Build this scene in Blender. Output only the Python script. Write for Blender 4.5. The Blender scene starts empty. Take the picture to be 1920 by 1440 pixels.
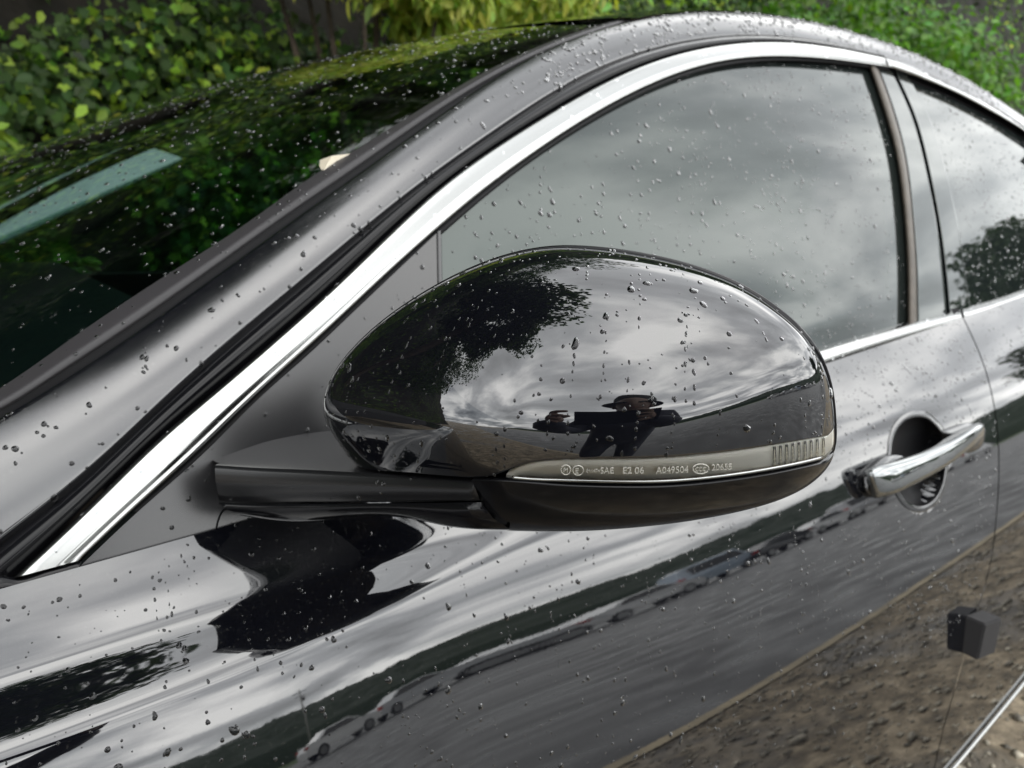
import bpy, math, random
import numpy as np
from mathutils import Vector, Matrix, noise
random.seed(5); rng = np.random.default_rng(5)
R = math.radians
sc = bpy.context.scene
col = sc.collection

# ------------------------------------------------------------------ camera, world, sun, exposure
CAM = np.array([-.02, -.445, 1.125]); YAW, PITCH, ROLL, FPX = R(38.5), R(13.0), R(1.8), 1440.0
_cy, _sy, _cp, _sp = math.cos(YAW), math.sin(YAW), math.cos(PITCH), math.sin(PITCH)
FWD = np.array([_sy*_cp, _cy*_cp, -_sp]); _r = np.array([_cy, -_sy, 0.]); _u = np.cross(_r, FWD)
RGT = math.cos(ROLL)*_r + math.sin(ROLL)*_u
UP = -math.sin(ROLL)*_r + math.cos(ROLL)*_u
cd = bpy.data.cameras.new("camera"); co = bpy.data.objects.new("camera", cd); col.objects.link(co)
cd.sensor_width = 36; cd.lens = FPX/1920*36
cd.clip_start = .01; cd.clip_end = 3000
m = Matrix.Identity(4)
for i in range(3):
    m[i][0] = RGT[i]; m[i][1] = UP[i]; m[i][2] = -FWD[i]; m[i][3] = CAM[i]
co.matrix_world = m
cd.dof.use_dof = True; cd.dof.focus_distance = .36; cd.dof.aperture_fstop = 13
sc.camera = co

SUN_EL, SUN_AZ = R(60), R(165)
w = bpy.data.worlds.new("World"); sc.world = w; w.use_nodes = True
nt = w.node_tree; N = nt.nodes; L = nt.links; N.clear()
def nd(t, **k):
    n = N.new(t)
    for a, b in k.items(): setattr(n, a, b)
    return n
sky = nd('ShaderNodeTexSky', sky_type='NISHITA', sun_disc=False, sun_elevation=SUN_EL, sun_rotation=SUN_AZ)
tc = nd('ShaderNodeTexCoord'); sep = nd('ShaderNodeSeparateXYZ'); L.new(tc.outputs['Generated'], sep.inputs[0])
za = nd('ShaderNodeMath', operation='MAXIMUM'); L.new(sep.outputs[2], za.inputs[0]); za.inputs[1].default_value = 0
zb_ = nd('ShaderNodeMath', operation='ADD'); L.new(za.outputs[0], zb_.inputs[0]); zb_.inputs[1].default_value = .22
dv = nd('ShaderNodeVectorMath', operation='DIVIDE'); cmb = nd('ShaderNodeCombineXYZ')
for i in range(3): L.new(zb_.outputs[0], cmb.inputs[i])
L.new(tc.outputs['Generated'], dv.inputs[0]); L.new(cmb.outputs[0], dv.inputs[1])
mp = nd('ShaderNodeMapping'); L.new(dv.outputs[0], mp.inputs[0])
mp.inputs['Scale'].default_value = (1.1, 1.9, 0); mp.inputs['Rotation'].default_value = (0, 0, R(25)); mp.inputs['Location'].default_value = (1.3, .4, 0)
n1 = nd('ShaderNodeTexNoise'); n1.inputs['Scale'].default_value = 1.1; n1.inputs['Detail'].default_value = 7; n1.inputs['Roughness'].default_value = .52; n1.inputs['Distortion'].default_value = .35
L.new(mp.outputs[0], n1.inputs['Vector'])
cr = nd('ShaderNodeValToRGB'); L.new(n1.outputs['Fac'], cr.inputs[0])
e = cr.color_ramp.elements
e[0].position = .34; e[0].color = (2.9, 3.1, 3.3, 1)
e[1].position = .64; e[1].color = (16.5, 16.5, 16.2, 1)
el = e.new(.48); el.color = (6.4, 6.7, 7.0, 1)
mx = nd('ShaderNodeMixRGB'); mx.inputs[0].default_value = .93
L.new(sky.outputs[0], mx.inputs[1]); L.new(cr.outputs[0], mx.inputs[2])
bg = nd('ShaderNodeBackground'); bg.inputs[1].default_value = .1; L.new(mx.outputs[0], bg.inputs[0])
wo = nd('ShaderNodeOutputWorld'); L.new(bg.outputs[0], wo.inputs[0])
sd = bpy.data.lights.new("sun", 'SUN'); sd.energy = .8; sd.angle = R(170); sd.color = (1, .96, .9)
so = bpy.data.objects.new("sun", sd); col.objects.link(so)
sdir = Vector((math.sin(SUN_AZ)*math.cos(SUN_EL), math.cos(SUN_AZ)*math.cos(SUN_EL), math.sin(SUN_EL)))
so.rotation_euler = sdir.to_track_quat('Z', 'Y').to_euler()
sc.view_settings.view_transform = 'Standard'; sc.view_settings.look = 'None'
sc.view_settings.exposure = 1.28; sc.view_settings.gamma = 1; sc.view_settings.use_curve_mapping = False
sc.cycles.max_bounces = 12; sc.cycles.glossy_bounces = 6; sc.cycles.transmission_bounces = 8; sc.cycles.transparent_max_bounces = 12
sc.cycles.caustics_reflective = False; sc.cycles.caustics_refractive = False

# ------------------------------------------------------------------ materials
def mat(name, color=(.5, .5, .5), rough=.5, metal=0, ior=1.5, bump=0, bscale=200, coat=0, var=0, vscale=5, rvar=0, spec=.5, colb=None):
    m = bpy.data.materials.new(name); m.use_nodes = True
    t = m.node_tree; p = t.nodes['Principled BSDF']
    p.inputs['Base Color'].default_value = (*color, 1); p.inputs['Roughness'].default_value = rough
    p.inputs['Metallic'].default_value = metal; p.inputs['IOR'].default_value = ior
    p.inputs['Specular IOR Level'].default_value = spec
    if coat: p.inputs['Coat Weight'].default_value = coat; p.inputs['Coat Roughness'].default_value = .02
    c = t.nodes.new('ShaderNodeTexCoord')
    if bump:
        n = t.nodes.new('ShaderNodeTexNoise'); n.inputs['Scale'].default_value = bscale; n.inputs['Detail'].default_value = 3
        b = t.nodes.new('ShaderNodeBump'); b.inputs['Strength'].default_value = 1; b.inputs['Distance'].default_value = bump
        t.links.new(c.outputs['Object'], n.inputs['Vector']); t.links.new(n.outputs['Fac'], b.inputs['Height']); t.links.new(b.outputs[0], p.inputs['Normal'])
    if var or rvar:
        n = t.nodes.new('ShaderNodeTexNoise'); n.inputs['Scale'].default_value = vscale; n.inputs['Detail'].default_value = 6
        t.links.new(c.outputs['Object'], n.inputs['Vector'])
        if var:
            r = t.nodes.new('ShaderNodeValToRGB'); r.color_ramp.elements[0].position = .35; r.color_ramp.elements[1].position = .65
            c2 = colb or tuple(x*(1+var) for x in color)
            c1 = color if colb else tuple(x*(1-var) for x in color)
            r.color_ramp.elements[0].color = (*c1, 1); r.color_ramp.elements[1].color = (*c2, 1)
            t.links.new(n.outputs['Fac'], r.inputs[0]); t.links.new(r.outputs[0], p.inputs['Base Color'])
        if rvar:
            mr = t.nodes.new('ShaderNodeMapRange'); mr.inputs[1].default_value = .35; mr.inputs[2].default_value = .65
            mr.inputs[3].default_value = max(0, rough-rvar); mr.inputs[4].default_value = rough+rvar
            t.links.new(n.outputs['Fac'], mr.inputs[0]); t.links.new(mr.outputs[0], p.inputs['Roughness'])
    return m

def paint_mat(name, ior, dirt=.5, rmin=.012):
    """black clear-coated paint with faint orange peel, dried water marks and road dust"""
    m = bpy.data.materials.new(name); m.use_nodes = True
    t = m.node_tree; p = t.nodes['Principled BSDF']; l = t.links
    p.inputs['IOR'].default_value = ior
    c = t.nodes.new('ShaderNodeTexCoord')
    n = t.nodes.new('ShaderNodeTexNoise'); n.inputs['Scale'].default_value = 14; n.inputs['Detail'].default_value = 8; n.inputs['Roughness'].default_value = .7
    l.new(c.outputs['Object'], n.inputs['Vector'])
    r = t.nodes.new('ShaderNodeMapRange'); r.inputs[1].default_value = .4; r.inputs[2].default_value = .8; r.inputs[3].default_value = .012; r.inputs[4].default_value = .012+.09*dirt
    r.inputs[3].default_value = rmin; r.inputs[4].default_value = rmin+.09*dirt
    l.new(n.outputs['Fac'], r.inputs[0]); l.new(r.outputs[0], p.inputs['Roughness'])
    v = t.nodes.new('ShaderNodeTexNoise'); v.inputs['Scale'].default_value = 420; v.inputs['Detail'].default_value = 2
    l.new(c.outputs['Object'], v.inputs['Vector'])
    r2 = t.nodes.new('ShaderNodeValToRGB'); r2.color_ramp.elements[0].position = .62; r2.color_ramp.elements[1].position = .8
    r2.color_ramp.elements[0].color = (.0035, .0038, .0055, 1); r2.color_ramp.elements[1].color = (.003+.05*dirt, .003+.05*dirt, .003+.048*dirt, 1)
    l.new(v.outputs['Fac'], r2.inputs[0]); l.new(r2.outputs[0], p.inputs['Base Color'])
    o = t.nodes.new('ShaderNodeTexNoise'); o.inputs['Scale'].default_value = 260; o.inputs['Detail'].default_value = 1
    l.new(c.outputs['Object'], o.inputs['Vector'])
    b = t.nodes.new('ShaderNodeBump'); b.inputs['Strength'].default_value = 1; b.inputs['Distance'].default_value = .0000035
    l.new(o.outputs['Fac'], b.inputs['Height']); l.new(b.outputs[0], p.inputs['Normal'])
    return m

def glass_mat(name, tint, ior=1.5, rough=0.0):
    m = bpy.data.materials.new(name); m.use_nodes = True
    t = m.node_tree; t.nodes.clear(); l = t.links
    o = t.nodes.new('ShaderNodeOutputMaterial'); mx = t.nodes.new('ShaderNodeMixShader'); f = t.nodes.new('ShaderNodeFresnel'); f.inputs[0].default_value = ior
    tr = t.nodes.new('ShaderNodeBsdfTransparent'); tr.inputs[0].default_value = (*tint, 1)
    g = t.nodes.new('ShaderNodeBsdfGlossy'); g.inputs['Roughness'].default_value = rough; g.inputs[0].default_value = (1, 1, 1, 1)
    l.new(f.outputs[0], mx.inputs[0]); l.new(tr.outputs[0], mx.inputs[1]); l.new(g.outputs[0], mx.inputs[2]); l.new(mx.outputs[0], o.inputs[0])
    return m

def water_mat(name):
    m = bpy.data.materials.new(name); m.use_nodes = True
    p = m.node_tree.nodes['Principled BSDF']
    p.inputs['Base Color'].default_value = (.95, .97, 1, 1); p.inputs['Roughness'].default_value = 0; p.inputs['IOR'].default_value = 1.33; p.inputs['Transmission Weight'].default_value = 1
    return m

def leaf_mat(name, gloss=.4, trans=.35):
    m = bpy.data.materials.new(name); m.use_nodes = True
    t = m.node_tree; p = t.nodes['Principled BSDF']; l = t.links
    a = t.nodes.new('ShaderNodeVertexColor'); a.layer_name = 'leafcol'
    p.inputs['Roughness'].default_value = gloss
    l.new(a.outputs[0], p.inputs['Base Color'])
    tl = t.nodes.new('ShaderNodeBsdfTranslucent'); mul = t.nodes.new('ShaderNodeMixRGB'); mul.blend_type = 'MULTIPLY'; mul.inputs[0].default_value = 1
    mul.inputs[2].default_value = (1.3, 1.5, .5, 1); l.new(a.outputs[0], mul.inputs[1]); l.new(mul.outputs[0], tl.inputs[0])
    mx = t.nodes.new('ShaderNodeMixShader'); mx.inputs[0].default_value = trans
    l.new(p.outputs[0], mx.inputs[1]); l.new(tl.outputs[0], mx.inputs[2]); l.new(mx.outputs[0], t.nodes['Material Output'].inputs[0])
    return m

M = {}
M['paint'] = paint_mat('black_paint', 2.15)
M['cap'] = paint_mat('black_cap_paint', 2.1, .12)
M['satin'] = mat('satin_black_plastic', (.014, .014, .015), .24, ior=1.7, bump=.000006, bscale=900)
M['piano'] = mat('gloss_black_plastic', (.005, .005, .006), .13, ior=1.36, rvar=.03, vscale=30)
M['armb'] = mat('black_arm_plastic', (.010, .010, .011), .2, ior=1.5)
M['cupb'] = mat('scoop_paint', (.004, .004, .005), .45, ior=1.4)
M['ppaint'] = paint_mat('pillar_paint', 2.1, .8, .15)
M['mould'] = mat('black_moulding', (.03, .028, .03), .42, ior=1.45)
M['rubber'] = mat('black_rubber', (.006, .006, .007), .55, spec=.2)
M['brownrub'] = mat('weathered_rubber_strip', (.085, .07, .055), .5, var=.2, vscale=60)
M['dark'] = mat('dark_cavity', (.003, .003, .004), .6, spec=.08)
M['chrome'] = mat('polished_trim', (.42, .425, .415), .2, metal=1, bump=.000004, bscale=300)
M['hchrome'] = mat('handle_chrome', (.33, .34, .34), .06, metal=1)
M['silver'] = mat('mirror_silver', (.9, .9, .9), .01, metal=1)
M['window'] = mat('tinted_window_glass', (.012, .016, .015), .008, ior=1.63)
M['window'].node_tree.nodes['Principled BSDF'].inputs['Specular Tint'].default_value = (.90, 1, .97, 1)
M['shield'] = glass_mat('windshield_glass', (.30, .45, .41), 1.52, .035)
M['water'] = mat('rain_water_on_black', (.004, .0045, .005), 0.0, ior=1.42)
M['wclear'] = water_mat('rain_water')
def rain_mix():
    m = M['water']; t = m.node_tree; p = t.nodes['Principled BSDF']; q = t.nodes.new('ShaderNodeBsdfPrincipled'); q.inputs['Transmission Weight'].default_value = 1; q.inputs['IOR'].default_value = 1.33; q.inputs['Roughness'].default_value = 0
    mx = t.nodes.new('ShaderNodeMixShader'); mx.inputs[0].default_value = .30
    t.links.new(p.outputs[0], mx.inputs[1]); t.links.new(q.outputs[0], mx.inputs[2]); t.links.new(mx.outputs[0], t.nodes['Material Output'].inputs[0])
rain_mix()
M['lens'] = glass_mat('lamp_lens', (.95, .94, .90), 1.5, .02)
M['reflector'] = mat('lamp_reflector', (.98, .98, .95), .3, metal=.0, bump=.0008, bscale=45)
M['letter'] = mat('moulded_letter', (.50, .49, .44), .35)
M['foam'] = mat('dark_foam', (.024, .023, .024), .8, bump=.0006, bscale=700)
M['interior'] = mat('interior_plastic', (.03, .03, .032), .6)
M['seat'] = mat('seat_leather', (.05, .045, .04), .5)
M['tan'] = mat('tan_trim', (.35, .20, .12), .4)
M['sticker'] = mat('cream_sticker', (.60, .54, .42), .5)
M['shade'] = leaf_mat('pale_sunshade', .6, .6)
for n_ in M['shade'].node_tree.nodes:
    if n_.type == 'VERTEX_COLOR': sn = n_
M['shade'].node_tree.nodes.remove(sn)
M['shade'].node_tree.nodes['Principled BSDF'].inputs['Base Color'].default_value = (.7, .8, .8, 1)
for n_ in M['shade'].node_tree.nodes:
    if n_.type == 'MIX_RGB': n_.inputs[1].default_value = (.6, .6, .9, 1)
M['sheet'] = mat('pale_patch_panel', (.34, .38, .38), .4)  # for the added panel that gives the windshield its bright patch
M['headliner'] = mat('headliner', (.10, .10, .09), .9)

# ------------------------------------------------------------------ mesh helpers
def tag(o, label=None, cat=None, group=None, kind=None):
    if label: o['label'] = label
    if cat: o['category'] = cat
    if group: o['group'] = group
    if kind: o['kind'] = kind
    return o
def empty(name, loc=(0, 0, 0), parent=None, rz=0):
    o = bpy.data.objects.new(name, None); col.objects.link(o); o.location = loc; o.rotation_euler = (0, 0, rz); o.empty_display_size = .05
    if parent: o.parent = parent
    return o
def obj(name, V, F, material, parent=None, smooth=True, colors=None, kind=None):
    me = bpy.data.meshes.new(name)
    V = np.asarray(V, dtype=np.float32).reshape(-1, 3)
    if isinstance(F, np.ndarray):
        n, k = F.shape
        me.vertices.add(len(V)); me.vertices.foreach_set('co', V.ravel())
        me.loops.add(n*k); me.loops.foreach_set('vertex_index', F.astype(np.int32).ravel())
        me.polygons.add(n); me.polygons.foreach_set('loop_start', np.arange(0, n*k, k, dtype=np.int32))
        me.update(calc_edges=True); me.validate()
    else:
        me.from_pydata(V.tolist(), [], F)
    if smooth: me.polygons.foreach_set('use_smooth', np.ones(len(me.polygons), dtype=bool))
    if colors is not None:
        a = me.color_attributes.new('leafcol', 'FLOAT_COLOR', 'POINT')
        c = np.ones((len(V), 4), dtype=np.float32); c[:, :3] = colors; a.data.foreach_set('color', c.ravel())
    me.update()
    me.materials.append(material)
    o = bpy.data.objects.new(name, me); col.objects.link(o)
    if parent: o.parent = parent
    if kind: o['kind'] = kind
    return o
def gridF(nr, nc, flip=False, closed=False):
    i, j = np.meshgrid(np.arange(nr-1), np.arange(nc if closed else nc-1), indexing='ij')
    a = (i*nc+j).ravel(); b = (i*nc+(j+1) % nc).ravel(); c = ((i+1)*nc+(j+1) % nc).ravel(); d = ((i+1)*nc+j).ravel()
    return np.stack([a, d, c, b] if flip else [a, b, c, d], 1)
def loft(name, rows, material, parent=None, flip=False, smooth=True, closed=False):
    A = np.array(rows); nr, nc, _ = A.shape
    return obj(name, A.reshape(-1, 3), gridF(nr, nc, flip, closed), material, parent, smooth)
class MB:
    def __init__(s): s.v = []; s.f = []
    def add(s, V, F):
        k = len(s.v); s.v += [tuple(p) for p in V]; s.f += [[i+k for i in f] for f in F]
    def box(s, c, d, rot=None):
        P = []
        for x in (-.5, .5):
            for y in (-.5, .5):
                for z in (-.5, .5):
                    p = Vector((x*d[0], y*d[1], z*d[2]))
                    if rot: p = rot @ p
                    P.append(p+Vector(c))
        s.add(P, [[0, 1, 3, 2], [4, 6, 7, 5], [0, 4, 5, 1], [2, 3, 7, 6], [0, 2, 6, 4], [1, 5, 7, 3]])
    def tube(s, pts, r, n=10, cap=True):
        pts = [Vector(p) for p in pts]; rr = r if hasattr(r, '__len__') else [r]*len(pts); V = []; F = []
        for i, p in enumerate(pts):
            t = (pts[min(i+1, len(pts)-1)]-pts[max(i-1, 0)]).normalized()
            a = t.cross(Vector((0, 0, 1)) if abs(t.z) < .9 else Vector((1, 0, 0))).normalized(); b = t.cross(a)
            for k in range(n):
                th = 2*math.pi*k/n; V.append(p+(a*math.cos(th)+b*math.sin(th))*rr[i])
        for i in range(len(pts)-1):
            for k in range(n): F.append([i*n+k, i*n+(k+1) % n, (i+1)*n+(k+1) % n, (i+1)*n+k])
        if cap: F += [list(range(n))[::-1], [(len(pts)-1)*n+k for k in range(n)]]
        s.add(V, F)
    def build(s, name, m, parent=None, smooth=False): return obj(name, s.v, s.f, m, parent, smooth)

# ------------------------------------------------------------------ the place: ground, lot, bank, hills
def ground_mat():
    m = bpy.data.materials.new('gravel_ground'); m.use_nodes = True
    t = m.node_tree; p = t.nodes['Principled BSDF']; l = t.links; c = t.nodes.new('ShaderNodeTexCoord')
    n = t.nodes.new('ShaderNodeTexNoise'); n.inputs['Scale'].default_value = 9; n.inputs['Detail'].default_value = 9; n.inputs['Roughness'].default_value = .75
    l.new(c.outputs['Object'], n.inputs['Vector'])
    r = t.nodes.new('ShaderNodeValToRGB'); r.color_ramp.elements[0].position = .36; r.color_ramp.elements[1].position = .66
    r.color_ramp.elements[0].color = (.060, .050, .036, 1); r.color_ramp.elements[1].color = (.50, .41, .29, 1)
    k = r.color_ramp.elements.new(.5); k.color = (.23, .185, .125, 1)
    l.new(n.outputs['Fac'], r.inputs[0])
    n2 = t.nodes.new('ShaderNodeTexNoise'); n2.inputs['Scale'].default_value = 1.1; n2.inputs['Detail'].default_value = 4
    l.new(c.outputs['Object'], n2.inputs['Vector'])
    w_ = t.nodes.new('ShaderNodeValToRGB'); w_.color_ramp.elements[0].position = .5; w_.color_ramp.elements[1].position = .62
    l.new(n2.outputs['Fac'], w_.inputs[0])
    mx = t.nodes.new('ShaderNodeMixRGB'); mx.blend_type = 'MULTIPLY'; mx.inputs[2].default_value = (.35, .36, .38, 1); l.new(w_.outputs[0], mx.inputs[0]); l.new(r.outputs[0], mx.inputs[1]); l.new(mx.outputs[0], p.inputs['Base Color'])
    mr = t.nodes.new('ShaderNodeMapRange'); mr.inputs[3].default_value = .85; mr.inputs[4].default_value = .16; l.new(w_.outputs[0], mr.inputs[0]); l.new(mr.outputs[0], p.inputs['Roughness'])
    b = t.nodes.new('ShaderNodeBump'); b.inputs['Distance'].default_value = .02; b.inputs['Strength'].default_value = .8; l.new(n.outputs['Fac'], b.inputs['Height']); l.new(b.outputs[0], p.inputs['Normal'])
    return m
M['ground'] = ground_mat()
M['asphalt'] = mat('wet_asphalt', (.055, .055, .055), .45, var=.3, vscale=2.5, rvar=.2, bump=.004, bscale=90)
M['edging'] = mat('tan_edging', (.34, .28, .18), .7, var=.25, vscale=8)
M['grassg'] = mat('grass_ground', (.05, .085, .018), .9, var=.5, vscale=1.5)
M['earth'] = mat('dark_earth', (.010, .008, .005), .95, var=.5, vscale=6, bump=.03, bscale=8)
M['wood_hill'] = mat('wooded_hill', (.012, .026, .010), .9, var=.0, vscale=.15, colb=(.035, .062, .020))
M['wood_hill'].node_tree.nodes
M['bark'] = mat('tree_bark', (.06, .045, .032), .9, var=.4, vscale=12, bump=.02, bscale=30)
M['leaf'] = leaf_mat('leaf', .58, .38)
M['concrete'] = mat('concrete', (.34, .33, .31), .8, var=.15, vscale=3)
M['stone'] = mat('gravel_stone', (.30, .27, .21), .6, var=.7, vscale=30)

def plane(name, x0, x1, y0, y1, z, m):
    return tag(obj(name, [(x0, y0, z), (x1, y0, z), (x1, y1, z), (x0, y1, z)], [[0, 1, 2, 3]], m, smooth=False), kind='structure')
plane('ground', -900, 900, -900, 900, 0, M['ground'])
plane('asphalt_lot', -60, 160, -40, -1.47, .006, M['asphalt'])
plane('edging_line', -60, 160, -1.47, -1.39, .010, M['edging'])
plane('grass_verge', -200, 300, -75, -40, .012, M['grassg'])

# gravel stones round the car
def stones(n):
    V = []; F = []; base_v = np.array([(1, 0, 0), (-1, 0, 0), (0, 1, 0), (0, -1, 0), (0, 0, 1), (0, 0, -1)], float)
    fc = np.array([(0, 2, 4), (2, 1, 4), (1, 3, 4), (3, 0, 4), (2, 0, 5), (1, 2, 5), (3, 1, 5), (0, 3, 5)])
    X = rng.uniform(-1.5, 4.5, n); Y = rng.uniform(-1.38, 2.6, n); s = rng.lognormal(math.log(.0075), .55, n)
    a = rng.uniform(0, 6.28, n)
    for k in range(n):
        v = base_v*rng.uniform(.6, 1.3, (6, 1))*np.array([1, .8, .55])*s[k]; c_, s_ = math.cos(a[k]), math.sin(a[k])
        v = np.stack([v[:, 0]*c_-v[:, 1]*s_+X[k], v[:, 0]*s_+v[:, 1]*c_+Y[k], v[:, 2]+.2*s[k]], 1); V.append(v); F.append(fc+6*k)
    return tag(obj('gravel', np.concatenate(V), np.concatenate(F), M['stone'], smooth=False), 'loose wet gravel stones on the brown ground under the car', 'gravel', kind='stuff')
stones(26000)

# hills across the lot
def hill(name, x0, x1, y0, y1, nx, ny, H):
    xs = np.linspace(x0, x1, nx); ys = np.linspace(y0, y1, ny); V = []
    for j, y in enumerate(ys):
        for i, x in enumerate(xs):
            f = math.sin(min((y0-y)/(y0-y1)*1.25, 1)*math.pi/2)
            h = H(x)*f
            b = noise.noise(Vector((x*.22, y*.22, 0)))*2.2+noise.noise(Vector((x*.6, y*.6, 3)))*1.1
            V.append((x, y, max(h, 0)+b*min(1, f*4)+(4.0 if f > .03 else 0)-.5))
    return tag(obj(name, V, gridF(ny, nx), M['wood_hill']), kind='structure')
hill('wooded_hills', -260, 420, -74, -190, 380, 60, lambda x: max(0, 5+9/(1+math.exp(-(x+10)/25))+4*noise.noise(Vector((x*.013, 1, 0)))+2*noise.noise(Vector((x*.05, 5, 0)))))
xsE = lambda y: 0
def hillE():
    V = []; nx, ny = 40, 200
    for j, y in enumerate(np.linspace(-190, 160, ny)):
        for i, x in enumerate(np.linspace(165, 330, nx)):
            f = math.sin(min((x-165)/80, 1)*math.pi/2); b = noise.noise(Vector((x*.22, y*.22, 0)))*2.2+noise.noise(Vector((x*.6, y*.6, 3)))*1.1
            V.append((x, y, 17*f+b*min(1, f*4)-.5+(3 if f > .03 else 0)))
    tag(obj('wooded_hills', V, gridF(ny, nx), M['wood_hill']), kind='structure')
hillE()

# ---- leaves
LEAF_A = np.array([(0, 0, 0), (.33, .32, .07), (.26, .72, .05), (0, 1.05, -.06), (-.26, .72, .05), (-.33, .32, .07)])
FA = np.array([(0, 1, 2, 3), (0, 3, 4, 5)])
LEAF_B = np.array([(0, 0, 0), (.34, .52, .03), (0, 1.0, -.05), (-.34, .52, .03), (.42, .02, .04), (.66, .42, 0), (.34, .52, .03), (-.42, .02, .04), (-.66, .42, 0), (-.34, .52, .03), (.30, -.26, 0), (-.30, -.26, 0)])
FB = np.array([(0, 1, 2, 3), (0, 4, 5, 6), (0, 9, 8, 7), (0, 10, 4, 0), (0, 7, 11, 0)])
FB[3] = (0, 10, 4, 1); FB[4] = (0, 3, 7, 11)
LEAF_C = np.array([(0, 0, 0), (.20, .30, .04), (.19, .7, .0), (0, 1.2, -.15), (-.19, .7, .0), (-.20, .30, .04)])
def leaves(name, P, Nn, size, color, shape=LEAF_A, faces=FA, parent=None, down=.5, jit=.6, cvar=.35, kind=None):
    n = len(P); Nn = Nn+rng.normal(0, jit, (n, 3)); Nn /= np.linalg.norm(Nn, axis=1)[:, None]
    T = rng.normal(0, 1, (n, 3)); T[:, 2] -= down*2; T -= Nn*np.sum(T*Nn, 1)[:, None]; T /= np.linalg.norm(T, axis=1)[:, None]
    B = np.cross(T, Nn); s = (size*rng.uniform(.6, 1.35, n))[:, None, None]
    V = P[:, None, :]+s*(shape[None, :, 0, None]*B[:, None, :]+shape[None, :, 1, None]*T[:, None, :]+shape[None, :, 2, None]*Nn[:, None, :])
    k = len(shape); F = (faces[None]+(np.arange(n)*k)[:, None, None]).reshape(-1, 4)
    c = np.array(color); c = c[None, :] if c.ndim == 1 else c
    C = c*(1+cvar*rng.normal(0, 1, (n, 1)))*np.array([1, 1, 1]); C[:, 0] *= 1+.15*rng.normal(0, 1, n); C = np.clip(C, .004, .5)
    return obj(name, V.reshape(-1, 3), F, M['leaf'], parent, smooth=False, colors=np.repeat(C, k, axis=0), kind=kind)
def clumps(n, centers, radii, per=None):
    i = rng.integers(0, len(centers), n); d = rng.normal(0, 1, (n, 3)); d /= np.linalg.norm(d, axis=1)[:, None]
    r_ = rng.uniform(.3, 1, (n, 1))**.5; c = np.asarray(centers)[i]; rad = np.asarray(radii)[i][:, None]
    return c+d*r_*rad*np.array([1, 1, .75]), d
def shell_centers(n, c, r):
    d = rng.normal(0, 1, (n, 3)); d /= np.linalg.norm(d, axis=1)[:, None]; return np.array(c)+d*np.array(r)*rng.uniform(.45, 1, (n, 1))
def tree(name, label, base_, top, c, r, nc, nl, size, color, trunk=.14, shape=LEAF_A, faces=FA, group=None, limbs=5, cl=.6, cvar=.35):
    root = empty(name, base_); tag(root, label, 'tree', group)
    mb = MB(); b = Vector((0, 0, -.1)); t_ = Vector(top)-Vector(base_)
    mid_ = (b+t_)*.5+Vector((.15, -.1, 0)); mb.tube([b, b*.5+mid_*.5, mid_, mid_*.5+t_*.5, t_], [trunk*1.3, trunk, trunk*.85, trunk*.7, trunk*.4], 10)
    C_ = shell_centers(nc, c, r)
    for k in range(limbs):
        q = Vector(C_[k])-Vector(base_); s0 = mid_*.4+t_*.6; mb.tube([s0, (s0+q)*.5+Vector((0, 0, .2)), q], [trunk*.4, trunk*.25, trunk*.08], 7)
    mb.build('trunk', M['bark'], root, True)
    P, d = clumps(nl, C_, rng.uniform(.5, 1.2, nc)*cl); P = P-np.array(base_)
    d[:, 2] += .6
    leaves('crown', P, d, size, color, shape, faces, root, cvar=cvar)
    return root

# bank behind the car, covered in creeper
def bank_y(z, x): return 3.05+.42*z+.006*z*z+.25*noise.noise(Vector((x*.7, z*.7, 0)))+.12*noise.noise(Vector((x*2.1, z*2.1, 4)))
rows = [[(x, bank_y(z, x), z) for x in np.linspace(-14, 34, 200)] for z in np.linspace(-.05, 13, 60)]
tag(loft('earth_bank', rows, M['earth']), kind='structure')
n = 190000; X = rng.uniform(-12, 18, n); Z = .3+12.4*rng.random(n)**1.6; nn2 = 120000; X[:nn2] = rng.uniform(-1.2, 7, nn2); Z[:nn2] = rng.uniform(.8, 4.6, nn2)
dens = np.array([noise.noise(Vector((x*1.3, z*1.6, 7))) for x, z in zip(X, Z)])
big = np.array([noise.noise(Vector((x*.8, z*1.1, 21))) for x, z in zip(X, Z)])
keep = dens+.8*big > rng.normal(-.20, .16, n); X, Z = X[keep], Z[keep]
P = np.array([(x, bank_y(z, x)-abs(rng.normal(0, .22))-.02, z) for x, z in zip(X, Z)])
cl_ = np.where(rng.random((len(P), 1)) < .25, np.array([[.22, .36, .03]]), np.array([[.038, .085, .012]]))
hf = rng.random(len(P)) < .55
for q_, sh_, fa_, sz_, lb_ in ((hf, LEAF_B, FB, .036, 'lobed green creeper leaves over the dark bank behind the car'), (~hf, LEAF_A, FA, .048, 'oval green creeper leaves mixed in on the dark bank')):
    tag(leaves('creeper', P[q_], np.tile([0, -1, .45], (q_.sum(), 1)), sz_*(1+.06*P[q_][:, 2]), cl_[q_], sh_, fa_, down=.7, jit=.6, cvar=.38), lb_, 'creeper', kind='stuff')

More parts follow.
